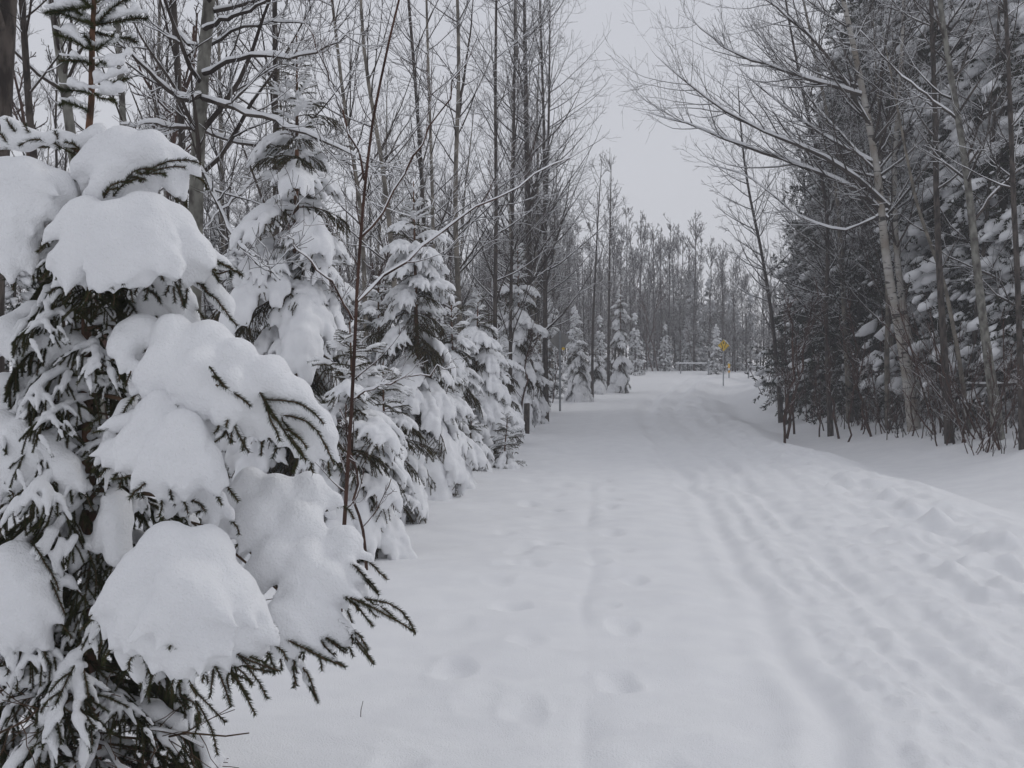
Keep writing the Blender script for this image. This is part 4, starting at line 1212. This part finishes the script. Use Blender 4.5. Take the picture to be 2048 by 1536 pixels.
UG = 'small snow laden evergreens under the right forest edge'
for i, (px, d, s) in enumerate([(1560, 52, .17), (1622, 42.5, .15), (1650, 39, .11), (1720, 35, .12), (1745, 34, .09), (1812, 30.5, .10), (1870, 28, .10), (1925, 26, .07), (1985, 25, .10), (2035, 24, .09), (1780, 33, .13), (1690, 36, .14), (1835, 28.5, .12), (1955, 25.5, .11), (1580, 49, .2), (1605, 44, .18)]):
    ctree('fir_tree', heavies[i % 2], px, d, s, i * 1.9, 'small snow buried evergreen low at the edge of the right forest', UG)
for i, (px, d, s) in enumerate([(1712, 47, 1.55), (1720, 44, 1.6), (1800, 46, 1.6), (1880, 44, 1.6), (1960, 42, 1.5), (2040, 34, 1.5), (1665, 58, 1.3), (1630, 66, 1.05), (1840, 34, 1.3), (1980, 33, 1.4), (1905, 36, 1.5), (1955, 30.5, 1.15), (2065, 29, 1.3), (1785, 40, 1.5)]):
    ctree('cedar_tree', cedars[(i + 1) % 2], px, d, s, 1 + i * 2.3, 'tall near black cedar in the solid wall of the right forest', 'cedars of the right forest wall')
RG = 'conifers in the depth of the right forest'
for i, (px, d, s) in enumerate([(2060, 40, 1.3), (2200, 34, 1.2), (2350, 30, 1.2), (1990, 52, 1.4), (1860, 55, 1.4), (1760, 62, 1.4), (1640, 66, 1.1), (1640, 78, 1.1), (1600, 86, .9), (2250, 45, 1.4)]):
    ctree('cedar_tree', cedars[i % 2], px, d, s, i * 2.1, 'dark conifer in the depth of the right forest', RG)
FS = 'dark spruces at the far end of the road'
ctree('spruce_tree', farspr[0], 1388, 100, .95, .2, 'taller of the twin dark spruce tips against the sky at the far end')
ctree('spruce_tree', farspr[1], 1418, 102, .90, 1.2, 'right one of the twin dark spruce tips against the sky at the far end')
ctree('spruce_tree', farspr[1], 1350, 104, .90, 2.2, 'dark far spruce left of the twin spruce tips')
ctree('spruce_tree', farspr[0], 1432, 88, .42, 2.9, 'small snowy spruce directly behind the yellow diamond sign')
for i, (px, d, s) in enumerate([(1300, 98, .5), (1330, 93, .42), (1375, 96, .5), (1270, 84, .5), (1475, 101, .6), (1500, 108, .8), (1460, 112, .8), (1280, 110, .8), (1320, 115, .75)]):
    ctree('spruce_tree', farspr[i % 2], px, d, s, i * 1.3, 'dark spruce among the bare trees at the far end of the road', FS)
LG = 'spruces in the depth of the left forest'
for i, (px, d, s) in enumerate([(470, 22, .42), (440, 26, .55), (330, 18, .40), (250, 20, .42), (120, 16, .36), (30, 17, .45), (560, 24, .38), (690, 26, .36), (770, 30, .40), (880, 34, .42), (950, 38, .44),
                                (1010, 44, .5), (1100, 52, .5), (1060, 40, .42), (-60, 15, .4), (-150, 18, .5), (1150, 66, .5), (1200, 76, .45), (620, 32, .5), (820, 42, .5)]):
    ctree('spruce_tree', farspr[i % 2], px, d, s, i * 1.7, 'snowy spruce deep among the bare trunks of the left forest', LG)


# ------------------------------------------------------------------ forest fill
rng = np.random.default_rng(2024)


def scatter(n, region, ok=None, mind=1.0):
    out = []
    tries = 0
    while len(out) < n and tries < n * 60:
        tries += 1
        p = region()
        if any((p[0] - q[0]) ** 2 + (p[1] - q[1]) ** 2 < mind ** 2 for q in out):
            continue
        out.append(p)
    return out


def left_region(y0, y1, w0, w1):
    def f():
        y = y0 + (y1 - y0) * rng.random() ** .85
        return (float(c_left(y)) - w0 - (w1 - w0) * rng.random() ** 1.1, y)
    return f


def right_region(y0, y1, w0, w1):
    def f():
        y = y0 + (y1 - y0) * rng.random()
        return (float(c_right(y)) + w0 + (w1 - w0) * rng.random(), y)
    return f


def put(name, protos, spots, s0, s1, label, group, cat='tree'):
    for i, (x, y) in enumerate(spots):
        s = s0 + (s1 - s0) * rng.random()
        place_tree(name, protos[int(rng.integers(len(protos)))], (x, y, gz(x, y) - .04), rng.random() * 6.28, s, label, cat, group,
                   tilt=(rng.normal() * .03, rng.normal() * .03))


put('bare_tree', aspens, scatter(34, left_region(22, 75, 3.0, 24), mind=1.6), .7, 1.05,
    'tall thin bare tree among many alike in the left forest', 'bare trees in the depth of the left forest')
put('bare_tree', maples, scatter(20, left_region(15, 55, 4.0, 20), mind=2.0), .55, 1.0,
    'spreading bare tree with snow lined twigs deep in the left forest', 'spreading bare trees in the left forest')
put('young_tree', poles, scatter(70, left_region(16, 80, 2.5, 16), mind=.9), .4, .95,
    'thin young pole tree among the left forest trunks', 'young pole trees of the left forest')
put('bare_tree', maples, scatter(30, right_region(24, 70, 1.5, 13), mind=1.2), .9, 1.3,
    'spreading bare tree with snow lined twigs in the right forest', 'spreading bare trees in the right forest')
put('bare_tree', aspens, scatter(36, right_region(22, 75, 2.0, 20), mind=1.2), .85, 1.2,
    'tall bare tree among the conifers of the right forest', 'tall bare trees in the right forest')
put('young_tree', poles, scatter(60, right_region(20, 62, .6, 7), mind=.6), .35, .9,
    'thin young pole tree at the edge of the right forest', 'young pole trees at the right forest edge')


def far_scale(x, y):
    px = x / y * FPX + 1024
    return float(np.interp(px, [900, 1150, 1380, 1500, 1600], [1.12, 1.06, 1.04, .74, .74]))


for i, (x, y) in enumerate(scatter(62, lambda: (-4 + 34 * rng.random(), 93 + 9 * rng.random()), mind=1.3)):
    place_tree('bare_tree', fars[int(rng.integers(4))], (x, y, gz(x, y) - .04), rng.random() * 6.28, far_scale(x, y) * (.75 + .3 * rng.random()),
               'thin grey bare tree in the front row of the far forest wall', 'tree', 'bare trees in the front row at the end of the road')
put('bare_tree', fars, scatter(40, lambda: ((lambda y: (float(c_left(y)) - 1.2 - 9 * rng.random(), y))(58 + 36 * rng.random())), mind=1.2), .5, .82,
    'thin bare tree lining the left side of the far bend', 'bare trees lining the far bend')
put('bare_shrub', brushes, scatter(30, left_region(11, 60, .0, 4), mind=.5), .55, 1.4,
    'thin red brown shrub between the roadside spruces', 'thin shrubs between the left spruces', 'shrub')
put('bare_shrub', brushes, scatter(24, left_region(14, 60, 3, 14), mind=.6), 1.2, 2.4,
    'tall leafless shrub in the thicket of the left forest', 'tall shrubs of the left forest thicket', 'shrub')
put('bare_shrub', brushes, scatter(20, right_region(26, 66, 0, 4.0), mind=.3), .35, 1.1,
    'thin leafless shrub poking through snow at the right forest edge', 'leafless shrubs along the right forest edge', 'shrub')
put('bare_shrub', brushes, scatter(24, lambda: (2 + 32 * rng.random(), 91.5 + 9 * rng.random()), mind=.5), 1.0, 2.9,
    'leafless shrub at the foot of the far trees', 'leafless shrubs at the far end of the road', 'shrub')
def stem_cluster(seed):
    g = np.random.default_rng(seed)
    n = int(g.integers(2, 6))
    P, Q = [], []
    for _ in range(n):
        h = .45 + 2.9 * g.random() ** 1.5
        a = g.random() * 6.28; l = .08 + .75 * g.random() ** 1.6
        b = np.array([g.normal() * .18, g.normal() * .18, -.1])
        t = np.linspace(0, 1, 8)[:, None]
        P.append(b + np.array([math.cos(a) * l * h, math.sin(a) * l * h, h]) * t + np.cumsum(g.normal(size=(8, 3)) * .012, 0))
        Q.append(np.linspace(.018, .008, 8) * (.7 + .6 * g.random()))
    P = np.array(P); Q = np.array(Q)
    P1, R1 = children_of(P, Q, 6, .25, .97, .55, .2, .38, .4, 5, .35, .08, .6, .006, g, .5)
    P2, R2 = children_of(P1, R1, 2, .2, .95, .55, .2, .5, .4, 4, .2, .08, .7, .005, g, .5)
    tr = mesh_from('stem_cluster', [(*tubes(P, Q, 5), 0)], [M['bark_brush'] if seed % 2 else M['bark_far']])
    cr = mesh_from('stem_twigs', [(*tubes(P1, R1, 3), 0), (*tubes(P2, R2, 3), 0)], [M['bark_brush'] if seed % 2 else M['bark_far']])
    sn = mesh_from('stem_snow', [(*snow_on(P, Q, .003, .8, 4), 0), (*snow_on(P1, R1, .003, .8, 3), 0)], [M['tree_snow']])
    return tr, cr, sn


stems = [stem_cluster(800 + i) for i in range(8)]


def right_fringe():
    px = 1530 + 560 * rng.random()
    d = float(np.interp(px, [1530, 1600, 1700, 1850, 1950, 2048, 2100], [56, 44, 33.5, 26.5, 24.3, 22.3, 21.5])) * (.90 + .24 * rng.random())
    return ((px - 1024) / FPX * d, d)


put('bare_shrub', brushes, scatter(46, right_fringe, mind=.2), .3, .8,
    'small twiggy shrub sunk in snow along the front of the right forest', 'twiggy shrubs along the front of the right forest', 'shrub')
put('bare_shrub', stems, scatter(120, right_fringe, mind=.12), .5, 1.2,
    'cluster of thin leafless stems poking out of the snow in front of the right forest', 'stems in front of the right forest', 'shrub')
put('bare_shrub', brushes, scatter(34, lambda: ((lambda p, d: ((p - 1024) / FPX * d, d))(1560 + 530 * rng.random(), 27 + 14 * rng.random())), mind=.4), .8, 1.7,
    'tall tangled shrub at the foot of the dark conifers', 'tall shrubs at the foot of the right conifers', 'shrub')
put('bare_tree', maples, scatter(14, lambda: ((lambda p, d: ((p - 1024) / FPX * d, d))(1660 + 420 * rng.random(), 33 + 9 * rng.random())), mind=1.2), .9, 1.3,
    'dark branching tree woven through the front of the right conifers', 'branching trees woven through the right conifers')
put('bare_tree', aspens + poles + maples[:1], scatter(14, lambda: ((lambda p, d: ((p - 1024) / FPX * d, d))(1770 + 330 * rng.random(), 28 + 12 * rng.random())), mind=1.2), .75, 1.2,
    'bare tree with a veil of fine twigs in front of the dark conifers', 'bare trees in front of the dark conifers')
put('bare_tree', aspens, [((p - 1024) / FPX * d, d) for p, d in ((1062, 37), (1080, 44), (1066, 48), (1095, 53), (1038, 39), (1104, 60), (1010, 34))], .95, 1.15,
    'poplar in the densest clump of twigs at the left edge of the sky gap', 'poplars of the densest clump')
put('bare_shrub', brushes, [(-1.15, 8.3), (-1.35, 8.9), (-1.0, 9.3), (-2.2, 6.6)], .3, .5,
    'small twiggy shrub beside the foot of the red brown sapling', 'twiggy shrubs beside the sapling', 'shrub')


def woods():
    """the mass of trees behind the front rows: one object of slender low detail trees."""
    gr = np.random.default_rng(99)
    protos = []
    for i in range(5):
        TP, TR, lv = tree_geo(600 + i, 13.5, .08, (.03 * (i - 2), 0), .08, 28, 2.8, .8, .9, 5, 0, rmin=.018, K1=4)
        (P1, R1, _), (P2, R2, _) = lv
        protos.append(([tubes(TP[:, ::2], TR[:, ::2], 4), tubes(P1[:, ::3], R1[:, ::3], 3), tubes(P2[:, ::5], R2[:, ::5], 3)], [snow_on(P2[::3, ::5], R2[::3, ::5], .011, .9, 3)]))
    spots = []
    for _ in range(310):                                  # behind the end of the road
        y = 100 + 34 * gr.random(); x = -22 + 72 * gr.random(); spots.append((x, y, far_scale(x, y) * (.55 + .45 * gr.random())))
    for _ in range(40):
        y = 40 + 55 * gr.random(); x = float(c_left(y)) - 12 - 22 * gr.random(); spots.append((x, y, .45 + .25 * gr.random()))
    for _ in range(40):
        y = 40 + 60 * gr.random(); x = float(c_right(y)) + 12 + 16 * gr.random(); spots.append((x, y, .9 + .3 * gr.random()))
    groups = []
    for x, y, s_ in spots:
        w_, sn_ = protos[int(gr.integers(5))]
        a = gr.random() * 6.28; c, n_ = math.cos(a), math.sin(a)
        Rm = np.array([[c, -n_, 0], [n_, c, 0], [0, 0, 1]]) * s_
        T_ = np.array([x, y, gz(x, y) - .05])
        for v, f in w_: groups.append((v @ Rm.T + T_, f, 0))
        for v, f in sn_: groups.append((v @ Rm.T + T_, f, 1))
    o = add('distant_woods', mesh_from('distant_woods', groups, [M['bark_far'], M['tree_snow']]))
    tag(o, 'grey mass of far off bare woods behind the front rows of trees', kind='stuff')


woods()


# ------------------------------------------------------------------ signs, posts, gate
def box(cx, cy, cz, sx, sy, sz, bev=0.0):
    x, y, z = sx / 2, sy / 2, sz / 2
    V = np.array([(a * x + cx, b * y + cy, c * z + cz) for a in (-1, 1) for b in (-1, 1) for c in (-1, 1)])
    F = np.array([(0, 1, 3, 2), (4, 6, 7, 5), (0, 4, 5, 1), (2, 3, 7, 6), (0, 2, 6, 4), (1, 5, 7, 3)])
    return V, F


def prism_xz(poly, y0, y1):
    """closed polygon in x,z extruded from y0 to y1."""
    n = len(poly)
    V = [(x, y0, z) for x, z in poly] + [(x, y1, z) for x, z in poly]
    me = bpy.data.meshes.new('prism')
    F = [tuple(range(n)), tuple(range(2 * n - 1, n - 1, -1))] + [(i + n, (i + 1) % n + n, (i + 1) % n, i) for i in range(n)]
    me.from_pydata(V, [], F)
    me.update()
    return me


def diamond_poly(s, r=.04, c=(0, 0)):
    pts = []
    h = s * math.sqrt(2) / 2
    for k in range(4):
        a = k * math.pi / 2
        ctr = (h - r * math.sqrt(2))
        cx, cz = math.cos(a) * ctr + c[0], math.sin(a) * ctr + c[1]
        for j in range(5):
            b = a - math.pi / 4 + j * math.pi / 8
            pts.append((cx + r * math.cos(b), cz + r * math.sin(b)))
    return pts


def snow_blob(parent, caps, h=.012, k=.012, name='snow_cap'):
    v, f = snow_mesh(caps, h, k, namp=.006, nfreq=14)
    return add(name, mesh_from('small_snow', [(v, f, 0)], [M['tree_snow']]), parent)


def u_post(h, w=.07):
    g = [(*box(0, 0, h / 2, w, .006, h), 0), (*box(-w / 2, .016, h / 2, .006, .034, h), 0), (*box(w / 2, .016, h / 2, .006, .034, h), 0)]
    return mesh_from('sign_post', g, [M['metal']], smooth=False)


def diamond_sign(px, d, rz, top_py, cpy, s, label, front):
    x = (px - 1024) / FPX * d
    z0 = gz(x, d)
    e = empty('road_sign', (x, d, z0), rz)
    tag(e, label, 'sign')
    cz = W(px, cpy, d)[2] - z0
    H = cz + s * .62
    post = add('sign_post', u_post(H + .15, .075), e); post.location = (0, .03, -.15)
    # front faces -y of the sign's own frame
    me = prism_xz(diamond_poly(s, .05, (0, cz)), -.008, -.004)
    me.materials.append(M['sign_back'])
    add('sign_plate', me, e)
    me2 = prism_xz(diamond_poly(s - .012, .045, (0, cz)), -.0105, -.0081)
    me2.materials.append(M['yellow'])
    face = add('sign_face', me2, e)
    if front:
        def ink(poly):
            m = prism_xz([(a, b + cz) for a, b in poly], -.0135, -.0107); m.materials.append(M['black'])
            add('symbol', m, face)
        t = np.linspace(0, 2 * math.pi, 15)[:-1]
        ink([(.045 * math.cos(a), .185 + .075 * math.sin(a) * (1.15 if math.sin(a) < 0 else .9)) for a in t])
        for sd in (-1, 1):
            c = [(.175 * sd, .16), (.155 * sd, .06), (.10 * sd, -.03), (.085 * sd, -.12), (.085 * sd, -.20)]
            w = .024
            L_ = [(a - w, b) for a, b in c]; Rr_ = [(a + w, b) for a, b in c][::-1]
            ink(L_ + Rr_)
        ink([(-.085, -.29), (-.15, -.18), (-.02, -.18)][::-1])
        ink([(.175, .25), (.24, .15), (.11, .15)])
        # thin black border
        h_ = s * math.sqrt(2) / 2 - .05
        for k in range(4):
            a0, a1 = k * math.pi / 2, (k + 1) * math.pi / 2
            p0 = np.array([math.cos(a0), math.sin(a0)]); p1 = np.array([math.cos(a1), math.sin(a1)])
            q0 = p0 * h_ * .93 + p1 * h_ * .07; q1 = p1 * h_ * .93 + p0 * h_ * .07
            n_ = (p0 + p1) / np.linalg.norm(p0 + p1) * .006
            ink([tuple(q0 - n_), tuple(q0 + n_), tuple(q1 + n_), tuple(q1 - n_)])
    for zz in (.2, -.2):
        t = np.linspace(0, 2 * math.pi, 9)[:-1]
        m = prism_xz([(.015 * math.cos(a), zz + cz + .015 * math.sin(a)) for a in t], -.004, .045); m.materials.append(M['metal'])
        add('bolt', m, e)
    return e, cz


# yellow sign seen from the front (divided highway symbol)
e, cz = diamond_sign(1447, 74, 0.05, 679, 691, .60, 'yellow diamond road sign with two black arrows on a thin steel post', True)
snow_blob(e, [(.12, 0.02, cz + .33, .34, .02, cz + .10, .035, .045), (.0, .02, cz + .43, .12, .02, cz + .33, .02, .04)], .02, .015)
# grey back of the other sign: it faces the oncoming traffic
e, cz = diamond_sign(1120, 42, math.pi - .05, 660, 681, .60, 'grey back of a diamond road sign on a tall steel post', False)
m = prism_xz(diamond_poly(.11, .02, (-.13, cz - .33)), .05, .054); m.materials.append(M['yellow'])
add('small_plate', m, e)


def post_at(name, px, d, top, w, m_, label, cat, round_=True, cap=.05, group=None):
    x = (px - 1024) / FPX * d
    z0 = gz(x, d)
    e = empty(name, (x, d, z0)); tag(e, label, cat, group)
    t = np.linspace(0, 1, 5)
    P = np.stack([t * .01, t * 0, -.15 + t * (top + .15)], 1)[None]
    v, f = tubes(P, np.full((1, 5), w / 2), 12)
    cap_v = np.vstack([v[-12:], [[.01, 0, top + .004]]])
    cf = np.array([(i, (i + 1) % 12, 12) for i in range(12)])
    add('post', mesh_from('post', [(v, f, 0), (cap_v, cf, 0)], [m_]), e)
    if cap:
        snow_blob(e, [(.01, 0, top + cap * .3, .01, 0, top + cap * 1.1, w * .55, w * .38)], .016, .012)
    return e


post_at('wooden_post', 1053, 26.6, .78, .15, M['bark_dark'], 'dark round wooden post standing in snow at the edge of the spruces', 'post', cap=.05)
e = post_at('gate_post', 1417, 86, 1.15, .13, M['metal'], 'steel gate post carrying the long snow topped rail, left of the yellow sign', 'post', cap=.08)
e = post_at('gate_post', 1497, 86, 1.15, .13, M['metal'], 'steel gate post right of the amber marker, at the bend', 'post', cap=.08)
post_at('gate_post', 1361, 87, .42, .10, M['metal'], 'short stub post under the free end of the snow topped rail', 'post', cap=.0)
# rails
x0 = (1352 - 1024) / FPX * 86; x1 = (1413 - 1024) / FPX * 86
zr = gz(x1, 86) + .93
rail = empty('gate_rail', (x1, 86, zr)); tag(rail, 'long horizontal gate rail topped with snow, swung open beside the road', 'gate')
t = np.linspace(0, 1, 6)
P = np.stack([(x0 - x1) * t, 0 * t, .0 * t], 1)[None]
add('bar', mesh_from('bar', [(*tubes(P, np.full((1, 6), .022), 8), 0)], [M['metal']]), rail)
snow_blob(rail, [(0, 0, .055, x0 - x1, 0, .055, .05, .05)], .022, .014, 'snow_cap')
x2 = (1500 - 1024) / FPX * 86; x3 = (1540 - 1024) / FPX * 86
rail = empty('gate_rail', (x2, 86, gz(x2, 86) + .98)); tag(rail, 'short snow dusted gate rail running right behind the cedars', 'gate')
P = np.stack([(x3 - x2) * t, 0 * t, -.02 * t], 1)[None]
add('bar', mesh_from('bar', [(*tubes(P, np.full((1, 6), .03), 8), 0)], [M['metal']]), rail)
snow_blob(rail, [(0, 0, .045, x3 - x2, 0, .03, .035, .035)], .02, .012, 'snow_cap')
# amber marker
d = 83; x = (1458 - 1024) / FPX * d
e = empty('road_marker', (x, d, gz(x, d))); tag(e, 'amber and white banded marker post with a snow cap, between the gate posts', 'marker')
add('post', mesh_from('post', [(*tubes(np.array([[[0, 0, -.1], [0, 0, .3], [0, 0, .42]]]), np.full((1, 3), .05), 10), 0)], [M['metal']]), e)
z = .36
for i, mm in enumerate(['orange', 'white', 'orange', 'yellow']):
    add('band', mesh_from('band', [(*tubes(np.array([[[0, 0, z], [0, 0, z + .09], [0, 0, z + .18]]]), np.full((1, 3), .085 + .002 * (i % 2)), 12), 0)], [M[mm]]), e)
    z += .18
snow_blob(e, [(0, 0, z + .02, 0, 0, z + .09, .085, .05)], .018, .012)

# fallen stems in the right forest
for px0, px1, py, d, lb in ((1745, 2070, 742, 30, 'long dark fallen stem lying level behind the right hand trunks'),
                            (1930, 2080, 770, 25, 'shorter dark fallen stem low beside the curving grey trunk')):
    a, b = W(px0, py, d), W(px1, py - 8, d - 1.5)
    e = empty('fallen_stem', tuple(a)); tag(e, lb, 'fallen tree')
    P = resample([np.zeros(3), (b - a) * .5 + np.array([0, 0, -.05]), b - a], 12)[None]
    add('trunk', mesh_from('fallen', [(*tubes(P, np.linspace(.05, .03, 12)[None], 8), 0)], [M['bark_dark']]), e)
    add('snow_cover', mesh_from('fallen_snow', [(*snow_on(P, np.linspace(.04, .03, 12)[None], .015, .8, 8), 0)], [M['tree_snow']]), e)

# lone stalk in the snow at the lower left
w_ = W(720, 1350, 4.9)
e = bpy.data.objects.new('dry_stalk', mesh_from('dry_stalk', [(*tubes(np.array([[[0, 0, -.1], [.004, 0, .03], [.014, 0, .075]]]), np.array([[.002, .0018, .0012]]), 5), 0)], [M['bark_brush']]))
COL.objects.link(e)
g_ = float(ground(np.array([w_[0]] * 12), np.array([4.9] * 12))[0])
e.location = (w_[0], 4.9, g_); tag(e, 'single dry stalk poking out of the snow beside the foreground spruce', 'stalk')


# ------------------------------------------------------------------ haze
def haze():
    V, F = box(20, 55, 11.2, 330, 330, 28.4)
    m = bpy.data.materials.new('haze'); m.use_nodes = True
    nt = m.node_tree; nt.nodes.clear()
    o = nt.nodes.new('ShaderNodeOutputMaterial')
    v = nt.nodes.new('ShaderNodeVolumePrincipled')
    v.inputs['Color'].default_value = (.97, .97, 1, 1)
    v.inputs['Density'].default_value = HAZE_DENSITY
    nt.links.new(v.outputs[0], o.inputs['Volume'])
    ob = add('haze', mesh_from('haze', [(V, F, 0)], [m], smooth=False))
    tag(ob, 'thin veil of winter haze in the air over the road', kind='stuff')


haze()
